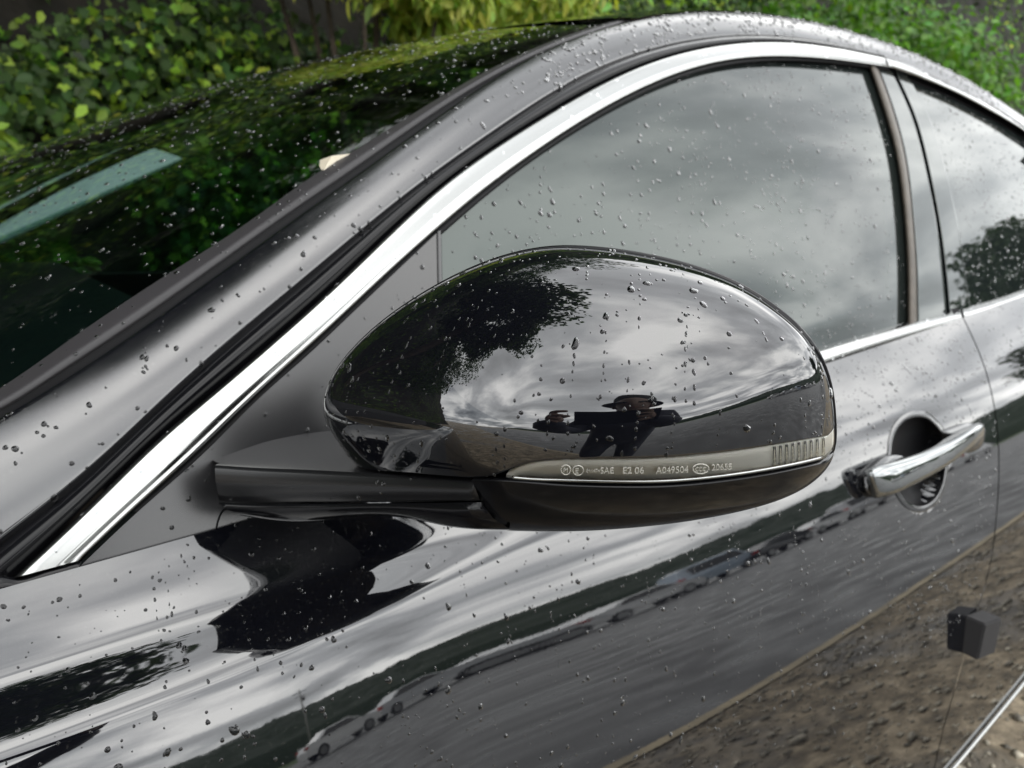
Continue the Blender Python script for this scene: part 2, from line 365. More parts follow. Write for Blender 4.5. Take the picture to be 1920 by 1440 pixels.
def bush(name, label, c, r, nc, nl, size, color, shape, faces, cl=.4, cat='bush', down=.5, cvar=.35):
    base_ = (c[0], c[1]+.3, max(0, 0)); root = empty(name, base_); tag(root, label, cat)
    mb = MB(); C_ = shell_centers(nc, c, r)-np.array(base_)
    for k in range(min(9, nc)): q = Vector(C_[k]); mb.tube([(0, 0, 0), q*.5+Vector((0, .1, .2)), q], [.03, .02, .006], 6)
    mb.build('stem', M['bark'], root, True)
    P, d = clumps(nl, C_, rng.uniform(.5, 1.2, nc)*cl); d[:, 2] += .7; d[:, 1] -= .4
    leaves('foliage', P, d, size, color, shape, faces, root, down=down, cvar=cvar); return root
bush('yellow_green_bush', 'bright yellow-green bush with long drooping leaves behind the windshield', (2.05, 2.95, 2.30), (.95, .35, .42), 34, 8500, .062, (.36, .45, .07), LEAF_C, FA, .26, down=.9)
bush('green_shrub', 'full mid-green shrub rising behind the rear roof line', (7.6, 3.5, 1.9), (2.5, .8, 1.35), 60, 24000, .075, (.085, .19, .024), LEAF_A, FA, .6)
bush('leafy_shrub', 'small light green shrub low at the left edge of the picture', (.15, 2.9, .95), (.35, .3, .42), 12, 1300, .07, (.14, .24, .03), LEAF_A, FA, .22)
tree('tall_tree', 'tall dark tree overhanging the front of the car', (-3.4, 4.3, 1.5), (-2.6, 2.4, 5.8), (-2.2, 2.0, 5.9), (2.8, 2.6, 1.1), 80, 34000, .13, (.035, .062, .014), .2, limbs=9, cl=.75)
tree('tall_tree', 'dark tree on the bank top behind the windshield', (1.2, 6.2, 3.4), (1.4, 5.4, 7.2), (1.6, 4.9, 7.0), (3.6, 2.2, 2.6), 60, 14000, .13, (.04, .075, .016), .2, cl=.95)
tree('tall_tree', 'dark tree on the bank top ahead of the car', (-7.5, 6.2, 3.4), (-7.5, 5.2, 8), (-7.5, 4.6, 6.5), (4.0, 2.6, 3.6), 60, 12000, .14, (.035, .065, .015), .22, cl=1.0)
tree('tall_tree', 'dark tree on the bank top behind the rear doors', (9.5, 6.8, 3.4), (9.5, 6.2, 7.5), (9.8, 6.4, 6.0), (5.0, 1.8, 2.6), 50, 10000, .15, (.035, .07, .015), .22, cl=1.0)
tree('lone_tree', 'rounded dark tree at the far end of the lot', (36, -8.2, 0), (36, -8.2, 4), (36, -8.2, 6.5), (3.0, 3.0, 3.0), 40, 6000, .4, (.03, .05, .015), .25, cl=1.3)

# ---- parked cars along the far edge of the lot
M['tyre'] = mat('tyre_rubber', (.02, .02, .02), .8); M['cglass'] = mat('car_glass', (.01, .012, .012), .05); M['red'] = mat('red_lamp', (.45, .015, .01), .25); M['alloy'] = mat('alloy_rim', (.5, .5, .5), .3, metal=.8)
def far_car(name, label, loc, body, van=False, rz=0):
    root = empty(name, loc, rz=rz); tag(root, label, 'van' if van else 'car', 'cars parked across the lot')
    m_ = mat('car_paint', body, .25, coat=1)
    if van: prof = [(-2.3, .35), (-2.32, .9), (-2.2, 1.85), (-1.9, 1.95), (1.2, 1.95), (1.75, 1.15), (2.25, .95), (2.35, .6), (2.3, .35)]; gl = [(-1.9, 1.15, -1.85, 1.75), (1.0, 1.15, .95, 1.75)]
    else: prof = [(-2.3, .35), (-2.36, .65), (-2.25, 1.0), (-1.7, 1.05), (-1.1, 1.42), (.35, 1.45), (1.15, 1.0), (2.1, .82), (2.32, .6), (2.3, .35)]
    V = []; k = len(prof)
    for y, s_, zs_ in ((-.88, 1, 1), (-.6, 1.0, 1.0), (.6, 1.0, 1.0), (.88, 1, 1)):
        for x, z in prof: V.append((x*(.985 if abs(y) > .8 else 1), y*(1-.22*max(0, (z-.95)/.5)), z*(.985 if abs(y) > .8 else 1)+.01))
    F = []
    for i in range(3):
        for j in range(k-1): F.append([i*k+j, i*k+j+1, (i+1)*k+j+1, (i+1)*k+j])
    F += [list(range(k))[::-1], [3*k+j for j in range(k)]]
    obj('body', V, F, m_, root, False)
    for sy in (-1, 1):
        if van: q = [(-1.7, 1.2), (-1.7, 1.8), (1.1, 1.8), (1.5, 1.2)]
        else: q = [(-1.45, 1.03), (-1.0, 1.37), (.3, 1.39), (.98, 1.03)]
        obj('side_window', [(x, sy*(.888*(1-.22*max(0, (z-.95)/.5))+.006), z) for x, z in q], [[0, 1, 2, 3]], M['cglass'], root, False)
        for x in (-1.4, 1.4):
            mb = MB(); mb.tube([(x, sy*.72, .33), (x, sy*.90, .33)], .33, 18); wh = mb.build('wheel', M['tyre'], root)
            mb = MB(); mb.tube([(x, sy*.89, .33), (x, sy*.912, .33)], .22, 14); mb.build('rim', M['alloy'], wh)
        mb = MB(); mb.box((-2.26, sy*.74, .86 if not van else 1.1), (.16, .28, .16)); mb.build('taillight', M['red'], root)
        mb = MB(); mb.box((2.18, sy*.66, .68), (.18, .3, .12)); mb.build('headlight', M['alloy'], root)
    return root
cols = [('white', (.85, .85, .84), 13.2, 0), ('silver grey', (.62, .63, .64), 19.3, 0), ('white', (.72, .72, .72), 24.6, 0), ('pale blue', (.35, .42, .5), 29.8, 1), ('black', (.03, .03, .033), 35.2, 0), ('white', (.75, .75, .75), 40.6, 0), ('silver', (.45, .45, .46), 46.0, 1), ('white', (.7, .7, .7), 52, 0), ('white', (.7, .7, .7), 66, 1)]
txt = ['white sedan parked alone, first of the far row', 'silver grey sedan, second in the far row', 'white sedan beside the silver one in the far row', 'pale blue van in the middle of the far row', 'black sedan between van and white car in the far row', 'white sedan near the end of the far row', 'silver van near the end of the far row', 'white sedan at the end of the far row', 'white van standing apart beyond the row']
for (cn, cc, x, van), lb_ in zip(cols, txt): far_car('parked_van' if van else 'parked_car', lb_, (x*.74-.3, -22-(.4 if van else 0), 0), cc, bool(van))
pole = empty('utility_pole', (21, -60, 0)); tag(pole, 'thin concrete utility pole with crossarm before the hills', 'pole')
mb = MB(); mb.tube([(0, 0, -.2), (0, 0, 12)], [.2, .12], 10); mb.build('pole_shaft', M['concrete'], pole, True)
mb = MB(); mb.box((0, 0, 11.3), (2.2, .12, .12)); mb.box((0, 0, 10.5), (1.6, .1, .1)); mb.tube([(.4, 0, 9.3), (.4, 0, 10.1)], .22, 10); mb.build('crossarm', M['dark'], pole)

# ---- the photographer: stooping, phone held out in both hands, wide hat
M['cloth'] = mat('dark_jacket', (.03, .032, .045), .85, var=.3, vscale=6); M['trouser'] = mat('dark_trousers', (.02, .022, .03), .85); M['skin'] = mat('skin', (.26, .16, .12), .55); M['hat'] = mat('straw_hat', (.05, .048, .045), .8); M['hair'] = mat('hair', (.01, .01, .01), .5)
def skinned(name, V, E_, Rr, m_, parent, root_i=0, sub=1):
    me = bpy.data.meshes.new(name); me.from_pydata([tuple(v) for v in V], E_, []); o = bpy.data.objects.new(name, me); col.objects.link(o)
    md = o.modifiers.new('skin', 'SKIN'); md.use_smooth_shade = True
    for i, r_ in enumerate(Rr):
        sv = me.skin_vertices[0].data[i] if me.skin_vertices else None
        if sv: sv.radius = (r_, r_)
    if me.skin_vertices: me.skin_vertices[0].data[root_i].use_root = True
    sb = o.modifiers.new('sub', 'SUBSURF'); sb.levels = sub; sb.render_levels = sub
    dg = bpy.context.evaluated_depsgraph_get(); me2 = bpy.data.meshes.new_from_object(o.evaluated_get(dg)); bpy.data.objects.remove(o)
    o2 = bpy.data.objects.new(name, me2); col.objects.link(o2); me2.materials.clear(); me2.materials.append(m_); o2.parent = parent; return o2
per = empty('person', (-.47, -.96, 0), rz=-math.atan2(.62, .78)); tag(per, 'person in a wide dark hat stooping to hold out a phone', 'person')
# local frame: +y towards the mirror, x to the right; phone in local coordinates
inv = per.matrix_basis.inverted() if False else (Matrix.Translation(Vector((-.47, -.96, 0))) @ Matrix.Rotation(-math.atan2(.62, .78), 4, 'Z')).inverted()
ph = inv @ Vector(CAM-FWD*.014)
V = [(0, -.12, .88), (0, -.10, 1.02), (0, -.02, 1.18), (0, .03, 1.29), (0, .07, 1.35), (0, .11, 1.40), (0, .115, 1.46)]
Rr = [.20, .19, .205, .18, .07, .08, .085]
E_ = [(0, 1), (1, 2), (2, 3), (3, 4), (4, 5), (5, 6)]
for s_ in (-1, 1):
    k = len(V)
    V += [(s_*.16, .03, 1.28), (s_*.24, .06, 1.07), (s_*.15, ph.y-.13, ph.z-.05), (s_*.095, ph.y-.03, ph.z-.02)]; Rr += [.095, .07, .052, .032]
    E_ += [(3, k), (k, k+1), (k+1, k+2), (k+2, k+3)]
    k = len(V)
    V += [(s_*.10, -.12, .80), (s_*.11, -.02, .48), (s_*.11, -.08, .10), (s_*.12, .08, .04)]; Rr += [.10, .075, .05, .04]
    E_ += [(0, k), (k, k+1), (k+1, k+2), (k+2, k+3)]
skinned('body', V, E_, Rr, M['cloth'], per)
# hands with five fingers each closing round the phone
for s_ in (-1, 1):
    V = [(s_*.093, ph.y-.022, ph.z-.02), (s_*.087, ph.y-.012, ph.z)]; Rr = [.022, .02]; E_ = [(0, 1)]
    for k, dz in enumerate((.030, .012, -.006, -.022)):
        i = len(V); V += [(s_*.088, ph.y+.010, ph.z+dz), (s_*.074, ph.y+.013, ph.z+dz*1.15), (s_*(.058+.004*k), ph.y+.0115, ph.z+dz*1.2)]; Rr += [.0075, .007, .006]; E_ += [(1, i), (i, i+1), (i+1, i+2)]
    i = len(V); V += [(s_*.08, ph.y-.018, ph.z+.010), (s_*.062, ph.y-.016, ph.z+.022)]; Rr += [.009, .008]; E_ += [(1, i), (i, i+1)]
    skinned('hand', V, E_, Rr, M['skin'], per)
# head shape, face, hair, hat
def ellip(name, c, r, m_, parent, n=24, f=None):
    rows = []
    for i in range(n//2+1):
        a = math.pi*i/(n//2); row = []
        for j in range(n):
            b = 2*math.pi*j/n; p = np.array([math.sin(a)*math.cos(b), math.sin(a)*math.sin(b), math.cos(a)])
            if f: p = f(p)
            row.append((c[0]+r[0]*p[0], c[1]+r[1]*p[1], c[2]+r[2]*p[2]))
        rows.append(row)
    return loft(name, rows, m_, parent, closed=True)
def headf(p):
    q = p.copy(); 
    if p[1] > 0 and p[2] < .2: q[0] *= 1-.25*(.2-p[2])
    if p[1] > .8: q[1] += .16*math.exp(-((p[0]/.18)**2+((p[2]+.08)/.28)**2))
    return q
ellip('head', (0, .135, 1.44), (.078, .095, .115), M['skin'], per, 32, headf)
for s_ in (-1, 1):
    ellip('eye', (s_*.03, .222, 1.455), (.013, .009, .009), M['hair'], per, 10)
    ellip('ear', (s_*.079, .13, 1.435), (.012, .02, .032), M['skin'], per, 10)
ellip('mouth', (0, .222, 1.385), (.024, .006, .006), mat('lips', (.3, .12, .1), .5), per, 10)
ellip('hair', (0, .115, 1.465), (.085, .095, .105), M['hair'], per, 20)
hat = empty('hat', (0, .10, 1.50)); hat.parent = per
def revolve(name, prof, m_, parent, n=32, wav=0):
    rows = [[(r_*math.cos(a), r_*math.sin(a)*.92, z+wav*r_*math.sin(2*a)) for a in np.linspace(0, 2*math.pi, n, endpoint=False)] for r_, z in prof]
    return loft(name, rows, m_, parent, closed=True)
revolve('hat_brim', [(.085, .0), (.11, -.016), (.132, -.034), (.135, -.04), (.131, -.042), (.11, -.022), (.09, -.006)], M['hat'], hat, wav=.05)
revolve('hat_crown', [(.095, -.005), (.092, .05), (.08, .085), (.045, .10), (.001, .103)], M['hat'], hat)
phn = empty('phone', tuple(CAM-FWD*.014)); tag(phn, 'dark phone held sideways by the person in the hat', 'phone')
mb = MB(); rot_ = Matrix(((RGT[0], UP[0], -FWD[0]), (RGT[1], UP[1], -FWD[1]), (RGT[2], UP[2], -FWD[2]))); mb.box((0, 0, 0), (.155, .075, .008), rot_); mb.build('phone_body', M['dark'], phn)

# ------------------------------------------------------------------ the car's side surface, y = S(x, z)
_zt = np.array([-.1, .1, .2, .35, .5, .64, .72, .79, .84, .87, .90, .93, .96, 1.1])
_bt = np.array([-18, -15, -11, -4, 2, 8.5, 14, 19, 22.5, 29, 38, 40, 38, 36.])
_zz = np.linspace(-.1, 1.1, 1201)
_tan = np.tan(np.radians(np.interp(_zz, _zt, _bt)))
_k = np.exp(-.5*(np.arange(-60, 61)/22.)**2); _k /= _k.sum()
_tan = np.convolve(np.pad(_tan, 60, mode='edge'), _k, mode='valid')
_F = np.concatenate([[0], np.cumsum((_tan[1:]+_tan[:-1])*.5*np.diff(_zz))]); _F -= np.interp(.917, _zz, _F)
_erf = np.vectorize(math.erf)
def plan(x): x = np.asarray(x, float); return np.where(x < .9, .035, .02)*(x-.9)**2
def ledge(x, z):
    """rounded character line under the belt, strongest ahead of the mirror"""
    A = .030/(1+np.exp((np.asarray(x, float)-.22)/.055))
    return A*(.5*(1+_erf((z-(.866+.06*x))/.0076))-1)
def S(x, z):
    x = np.asarray(x, float); z = np.asarray(z, float)
    return np.interp(z-.04*x, _zz, _F)+plan(x)+ledge(x, z)
def zbelt(x): return .917+.072*x
def G(x, z):
    x = np.asarray(x, float); q = z-zbelt(x)
    return S(x, zbelt(x))+.004+.36*q+.35*q*np.abs(q)
def ray(px, py):
    v = FWD+RGT*((px-960)/FPX)-UP*((py-720)/FPX); return v/np.linalg.norm(v)
def at(px, py, off=0., fn=G, t0=.12, t1=4.5):
    """the point of the surface y = fn + off that lies in this direction"""
    v = ray(px, py); g = lambda t: CAM[1]+v[1]*t-float(fn(CAM[0]+v[0]*t, CAM[2]+v[2]*t))-off
    ts = np.linspace(t0, t1, 90); a = t0; fa = g(a)
    for t in ts[1:]:
        fb = g(t)
        if fa*fb <= 0: break
        a, fa = t, fb
    b = t
    for _ in range(40):
        c = .5*(a+b); fc = g(c)
        if fa*fc <= 0: b = c
        else: a, fa = c, fc
    return CAM+v*(.5*(a+b))
def crv(pts, n, smooth=True, sm=.035):
    """resample a polyline as a smooth curve, n points"""
    P = np.array(pts, float); d = np.concatenate([[0], np.cumsum(np.linalg.norm(np.diff(P, axis=0), axis=1))]); s = np.linspace(0, d[-1], n)
    if not smooth or len(P) < 3: return np.stack([np.interp(s, d, P[:, k]) for k in range(P.shape[1])], 1)
    T = np.gradient(P, d, axis=0); out = []
    for q in s:
        i = min(max(np.searchsorted(d, q)-1, 0), len(P)-2); h = d[i+1]-d[i]; u = (q-d[i])/h
        out.append((2*u**3-3*u**2+1)*P[i]+(u**3-2*u**2+u)*h*T[i]+(-2*u**3+3*u**2)*P[i+1]+(u**3-u**2)*h*T[i+1])
    out = np.array(out)
    if sm and n >= 40:
        k = np.exp(-.5*(np.arange(-12, 13)/(n*sm))**2); k /= k.sum(); m_ = 12
        pad = np.concatenate([2*out[0]-out[m_:0:-1], out, 2*out[-1]-out[-2:-m_-2:-1]])
        out = np.stack([np.convolve(pad[:, j], k, mode='valid') for j in range(out.shape[1])], 1)
    return out
def strip(name, A, B, prof, material, parent, n=90, fn=G, flip=False):
    """a moulded strip between two lines on the body; prof = (position across, height under the surface)"""
    a = crv(A, n); b = crv(B, n)
    rows = [[at(*((1-k)*p+k*q), off, fn) for p, q in zip(a, b)] for k, off in prof]
    return loft(name, rows, material, parent, flip)

car = empty('black_sedan', (.9, .9, 0)); tag(car, 'black sedan wet with rain seen close up at its left wing mirror', 'car')
def cobj(o, parent):        # parent while keeping world coordinates
    o.parent = parent; o.matrix_parent_inverse = Matrix.Translation(Vector(parent_world(parent))).inverted(); return o
def parent_world(p):
    v = Vector((0, 0, 0)); q = p
    while q: v = v+q.location; q = q.parent
    return v
car.location = (0, 0, 0)

# ---- the lines of the side, from the belt up
chrome_hi = [(28, 1083), (165, 955), (300, 820), (422, 720), (525, 630), (600, 565), (700, 468), (800, 373), (880, 308), (960, 257), (1060, 195), (1160, 140), (1260, 101), (1360, 81), (1440, 75), (1510, 79), (1600, 94), (1658, 108)]
chrome_lo = [(152, 1050), (250, 955), (375, 845), (500, 720), (575, 655), (650, 585), (750, 490), (825, 425), (890, 368), (960, 316), (1060, 246), (1160, 186), (1260, 139), (1310, 121), (1380, 107), (1440, 103), (1510, 106), (1600, 115), (1667, 126)]
W3 = [(-60, 1060), (0, 1014), (40, 980), (125, 920), (215, 835), (330, 728), (450, 620), (550, 538), (650, 453), (750, 370), (850, 296), (960, 222), (1060, 152), (1160, 105), (1260, 76), (1360, 62), (1460, 62), (1560, 77), (1655, 101), (1750, 140), (1850, 188), (1960, 258), (2100, 360)]
W2 = [(-60, 820), (0, 788), (65, 745), (118, 715), (280, 607), (450, 485), (575, 395), (675, 325), (800, 235), (960, 124), (1060, 76), (1140, 48), (1200, 30), (1300, 19), (1400, 20), (1500, 33), (1600, 57), (1700, 90), (1808, 142), (1920, 217), (2060, 325)]
W1 = [(-60, 790), (0, 765), (75, 715), (250, 600), (400, 493), (550, 386), (645, 322), (750, 248), (875, 165), (960, 117), (1060, 72), (1185, 33)]
W0 = [(-60, 765), (20, 716), (150, 623), (300, 523), (435, 438), (525, 374), (590, 325), (665, 283), (750, 228), (850, 167), (960, 108), (1060, 66), (1180, 31)]
NS = 110
chrome1 = strip('window_trim', chrome_hi, chrome_lo, [(-.04, .006), (0, .001), (.05, -.0015), (.12, -.0022), (.35, -.0030), (.6, -.0038), (.78, -.0042), (.82, -.0030), (.86, -.0038), (.95, -.0038), (1, .001), (1.03, .008)], M['chrome'], car, NS)
chrome1['label'] = 'bright metal trim over the front window'
chi2 = [(1661, 109), (1710, 123), (1750, 146), (1800, 168), (1850, 194), (1920, 240), (2060, 345)]
clo2 = [(1669, 127), (1710, 141), (1750, 156), (1800, 178), (1850, 205), (1920, 246), (2040, 345)]
strip('window_trim', chi2, clo2, [(-.04, .006), (0, .001), (.15, -.004), (.5, -.006), (.85, -.004), (1, .001), (1.05, .008)], M['chrome'], car, 40)
# dark seal under the trim
def shifted(pts, dx, dy): return [(a+dx, b+dy) for a, b in pts]
strip('window_seal', chrome_lo[1:], [(a+(9 if a < 900 else 2), b+(9 if a < 1500 else 7)) for a, b in chrome_lo[1:]], [(0, .004), (.4, .002), (1, .003), (1.1, .02)], M['rubber'], car, NS)
strip('window_seal', clo2, shifted(clo2, -3, 16), [(0, .006), (.5, .009), (1, .012), (1.1, .02)], M['dark'], car, 40)
# door frame between trim and pillar: a rounded black section with a recess
frameA = W3[1:19]; 
strip('door_frame', [(-60, 1062)]+W3[1:19], [(-60, 1160)]+chrome_hi, [(-.02, .03), (.0, .016), (.12, .016), (.24, .007), (.45, .002), (.68, .003), (.86, .008), (.97, .010), (1.1, .014)], M['piano'], car, NS)
strip('door_frame', W3[18:], chi2, [(-.1, .03), (0, .012), (.5, .006), (1, .004), (1.2, .01)], M['piano'], car, 40)

# pillar and roof rail: one painted skin from the drip line to the windshield and over into the roof
n_p = 170
a3 = crv(W3, n_p); a2 = crv(W2, n_p)
D = np.array([at(*p, .010) for p in a3])
U = np.array([at(*p, .030) for p in a2])
tan_ = np.gradient(.5*(D+U), axis=0); tan_ /= np.linalg.norm(tan_, axis=1)[:, None]
ch = U-D; wdt = np.linalg.norm(ch, axis=1)[:, None]; nrm = np.cross(tan_, ch/wdt); nrm /= np.linalg.norm(nrm, axis=1)[:, None]
if nrm[60][1] > 0: nrm = -nrm
rows = [D-nrm*.02+ch*.02, D-nrm*.001]
for t in np.concatenate([[.015, .05], np.linspace(.1, 1, 18)]):
    c = .5*(D+U)+nrm*wdt*.10
    rows.append((1-t)**2*D+2*t*(1-t)*c+t*t*U)
last = rows[-1]
rows.append(last-nrm*.004+ch*.03); rows.append(last-nrm*.02+ch*.04)
pillar = loft('roof_pillar', rows, M['ppaint'], car, flip=False)
# roof: from the rail inwards, over to the far side
hdr = int(np.argmin(np.abs(a2[:, 0]-1190)))
Rn = U[hdr:]; YC = .93
TSR = np.concatenate([[0, .01, .025, .05], np.linspace(.09, .91, 22), [.95, .975, .99, 1]])
sr = np.minimum(np.arange(len(Rn))/30., 1)
roof_off = None
# gap, moulding
b1 = crv(W1, 110); b0 = crv(W0, 110); b2 = crv([p for p in W2 if p[0] < 1190], 110)
P2 = np.array([at(*p, .032) for p in b2]); P1 = np.array([at(*p, .041) for p in b1]); P0 = np.array([at(*p, .062) for p in b0])
nn = nrm[np.linspace(0, hdr, 110).astype(int)]
loft('windshield_seal', [P2-nn*.002, .5*(P1+P2)-nn*.010, P1-nn*.006], M['rubber'], car)
loft('windshield_moulding', [P1-nn*.008, P1-nn*.002, P1*.6+P0*.4, P0], M['mould'], car)
# windshield
E_ = P0-nn*.003
ts = np.linspace(0, 1, 61); rows = []
sp = np.linspace(0, 1, len(E_))
for t in ts:
    b = 4*t*(1-t); q = E_.copy(); q[:, 1] = E_[:, 1]*(1-t)+(2*YC-E_[:, 1])*t
    bb = b**.8
    q[:, 0] -= (.16*(1-sp)+.05)*bb; q[:, 2] += (.030+.012*np.sin(sp*3.14))*bb
    rows.append(q)
shield = loft('windshield', rows, M['shield'], car)
# roof panel: its front edge follows the windshield's top edge
E1 = E_[-1]; rows = []
for t in TSR:
    b = 4*t*(1-t); bb = b**.8; q = Rn.copy(); q[:, 1] = Rn[:, 1]*(1-t)+(2*YC-Rn[:, 1])*t
    q[:, 0] -= .05*bb*(1-sr); q[:, 2] += (.030+.018*sr)*bb+.002*(1-sr)
    rows.append(q)
loft('roof_panel', rows, M['paint'], car)
# far pillar + far side shell
fr = []
for r in (D, .5*(D+U)+nrm*wdt*.1, U):
    q = r.copy(); q[:, 1] = 2*YC-q[:, 1]; fr.append(q)
loft('far_pillar', fr, M['paint'], car)

# ---- glass of the side windows
def patch(name, T, B, material, parent, off, nt_=60, nr=40, fn=G, prof=None, flip=False):
    a = crv(T, nt_); b = crv(B, nt_); rows = []
    for k in np.linspace(0, 1, nr): rows.append([at(*((1-k)*p+k*q), off, fn) for p, q in zip(a, b)])
    return loft(name, rows, material, parent, flip)
fw = patch('front_window', [(818, 425)]+chrome_lo[8:18]+[(1672, 122)], [(818, 892), (1200, 775), (1545, 668), (1735, 612)], M['window'], car, .010)
rw = patch('rear_window', [(1672, 122), (1750, 152), (1850, 200), (1920, 240), (2040, 330)], [(1768, 604), (1850, 582), (1960, 552), (2100, 512)], M['window'], car, .011, 30, 30)
# B pillar: weathered strip, gloss panel, and the rear door's panel behind the shut line
bs0 = [(1628, 118), (1655, 195), (1680, 285), (1696, 400), (1703, 520), (1703, 612)]
bs1 = [(1643, 120), (1672, 200), (1695, 285), (1710, 400), (1718, 520), (1719, 608)]
sh0 = [(1668, 124), (1710, 218), (1738, 325), (1758, 430), (1770, 530), (1775, 592)]
sh1 = [(1675, 126), (1716, 218), (1744, 325), (1764, 430), (1776, 530), (1781, 590)]
rp1 = [(1702, 138), (1745, 225), (1775, 325), (1798, 430), (1812, 530), (1820, 580)]
strip('pillar_strip', bs0, bs1, [(-.1, .012), (0, .004), (.3, .0), (.7, .0), (1, .004), (1.1, .012)], M['brownrub'], car, 40)
strip('pillar_panel', shifted(bs1, 2, 0), sh0, [(0, .010), (.01, .0052), (.02, .005), (.06, .005), (.5, .005), (.94, .005), (.98, .005), (.99, .0052), (1, .012)], M['window'], car, 40)
strip('pillar_panel', sh1, rp1, [(0, .012), (.01, .0062), (.02, .006), (.06, .006), (.5, .006), (.94, .006), (.98, .006), (.99, .0062), (1, .010)], M['window'], car, 40)
strip('pillar_gap', shifted(sh0, -3, 0), shifted(sh1, 3, 0), [(0, .013), (1, .013)], M['rubber'], car, 40)

# ---- belt trim
belt_hi = [(800, 893), (1200, 764), (1545, 655), (1620, 632), (1700, 609), (1801, 584)]
belt_lo = [(800, 925), (1200, 797), (1552, 686), (1620, 662), (1700, 637), (1806, 607)]
beltprof = [(-.25, .016), (-.1, .004), (0, -.002), (.15, -.007), (.5, -.010), (.85, -.008), (1, -.003), (1.05, .004)]
strip('belt_trim', belt_hi, belt_lo, beltprof, M['chrome'], car, 60)
strip('belt_trim', [(1806, 583), (1860, 568), (1920, 548), (2060, 503)], [(1811, 606), (1860, 593), (1920, 574), (2060, 530)], beltprof, M['chrome'], car, 30)
strip('belt_seal', [(132, 1078), (300, 1040), (405, 1003), (500, 977), (650, 935), (810, 885)], [(138, 1090), (300, 1046), (405, 1014), (500, 991), (650, 948), (810, 905)], [(0, .004), (.3, -.001), (.7, .001), (1, .006), (1.2, .02)], M['rubber'], car, 50)
strip('trim_end_cap', [(-60, 1105), (0, 1078), (30, 1084), (90, 1067), (155, 1049)], [(-60, 1140), (0, 1124), (40, 1113), (90, 1100), (138, 1085)], [(-.06, .012), (0, .004), (.2, -.003), (.8, -.002), (1, .004)], M['piano'], car, 30)

# ---- sail: the satin triangle the mirror grows from
patch('sail_panel', [(150, 1062), (250, 967), (375, 857), (500, 733), (575, 668), (650, 597), (750, 502), (820, 436)], [(142, 1080), (240, 1052), (330, 1026), (405, 1003), (500, 980), (600, 950), (720, 913), (820, 882)], M['satin'], car, .0, 60, 40)
strip('panel_seam', [(403, 1003), (408, 975), (418, 955), (445, 944)], [(406, 1003), (411, 976), (421, 957), (446, 947)], [(0, -.0006), (1, -.0006)], M['dark'], car, 16)
strip('sail_edge', [(820, 434), (822, 530)], [(826, 432), (828, 528)], [(-.3, .004), (0, -.001), (1, -.001), (1.3, .010)], M['satin'], car, 10)

# ---- door skins below the belt
shut_px = [(1808, 600), (1828, 640), (1845, 682), (1861, 740), (1870, 800), (1874, 870), (1869, 960), (1859, 1050), (1845, 1110), (1825, 1165), (1800, 1260), (1770, 1360), (1752, 1440), (1735, 1520)]
SH = np.array([at(*p, 0, S) for p in crv(shut_px, 60)]); SH = SH[np.argsort(SH[:, 2])]

def xshut(z): return np.interp(z, SH[:, 2], SH[:, 0])
sillp = np.array([at(*p, 0, S) for p in ((1780, 1440), (1850, 1357), (1920, 1272))]); _ks = np.polyfit(sillp[:, 0], sillp[:, 2], 1)
def zsill(x): return max(_ks[0]*x+_ks[1], _ks[0]*.8+_ks[1])
def skin(name, xl, xr, ztop, nx, nz, material, parent, ks=None):
    rows = []
    for kz in (ks[1] if ks else np.linspace(0, 1, nz)):
        row = []
        for kx in (ks[0] if ks else np.linspace(0, 1, nx)):
            k = min(max(kz, 0), 1); kk = min(max(kx, 0), 1)
            # iterate: x depends on z, z on x
            x = .5
            for _ in range(3):
                zl_ = zsill(x); z = zl_+(ztop(x)-zl_)*k; x = xl(z)+(xr(z)-xl(z))*kk
            y = float(S(x, z))
            if kx in (-1, 2) or kz in (-1, 2): y += .012
            row.append((x, y, z))
        rows.append(row)
    return loft(name, rows, material, parent, flip=False)
ztopf = lambda x: zbelt(x)-.004 if x < .6 else zbelt(x)-.012
def ztopf(x): return zbelt(x)-.004-.010/(1+math.exp(-(x-.45)/.05))
_kx = np.unique(np.concatenate([np.linspace(0, 1, 150), np.linspace(.76, .88, 110)])); _kz = np.unique(np.concatenate([np.linspace(0, 1, 180), np.linspace(.80, .99, 90)]))
fd = skin('front_door', lambda z: -.16, lambda z: xshut(z)-.0017, ztopf, 150, 190, M['paint'], car, (_kx, _kz))
rd = skin('rear_door', lambda z: xshut(z)+.0017, lambda z: 2.1, ztopf, 60, 150, M['paint'], car)
fe = skin('fender', lambda z: -1.5, lambda z: -.164, ztopf, 60, 60, M['paint'], car)
# dark shell behind the gaps
def shell(x0, x1, off, z0, z1, n=40):
    return [[(x, float(S(x, z))+off, z) for x in np.linspace(x0, x1, n)] for z in np.linspace(z0, z1, 30)]
loft('door_jamb', [[(xshut(z)+q, float(S(xshut(z)+q, z))+.0045, z) for q in np.linspace(-.012, .012, 7)] for z in np.linspace(.14, 1.0, 90)], M['dark'], car)
loft('door_jamb', shell(-.20, -.12, .006, .12, .86, 10), M['dark'], car)
# sill trim and skirt
mb = MB(); mb.tube([(x, float(S(x, zsill(x)))-.003, zsill(x)-.002) for x in np.linspace(-.2, 2.1, 60)], .0030, 8); mb.build('sill_trim', M['chrome'], car, True)
rows = []
for k in range(10):
    a = k/9; rows.append([(x, float(S(x, zsill(x)))+.006+.07*a**2, zsill(x)-.005-.028*a) for x in np.linspace(-1.0, 2.1, 40)])
loft('side_skirt', rows, M['mould'], car, flip=True)

# ---- hood (beside the picture), cowl
rows = []
for t in np.linspace(0, 1, 20):
    rows.append([(x, float(S(x, zbelt(x)-.004))*(1-t)+(2*YC-float(S(x, zbelt(x)-.004)))*t, zbelt(x)-.004+.05*math.sin(math.pi*t)) for x in np.linspace(-1.5, -.45, 30)])
loft('hood', rows, M['paint'], car)

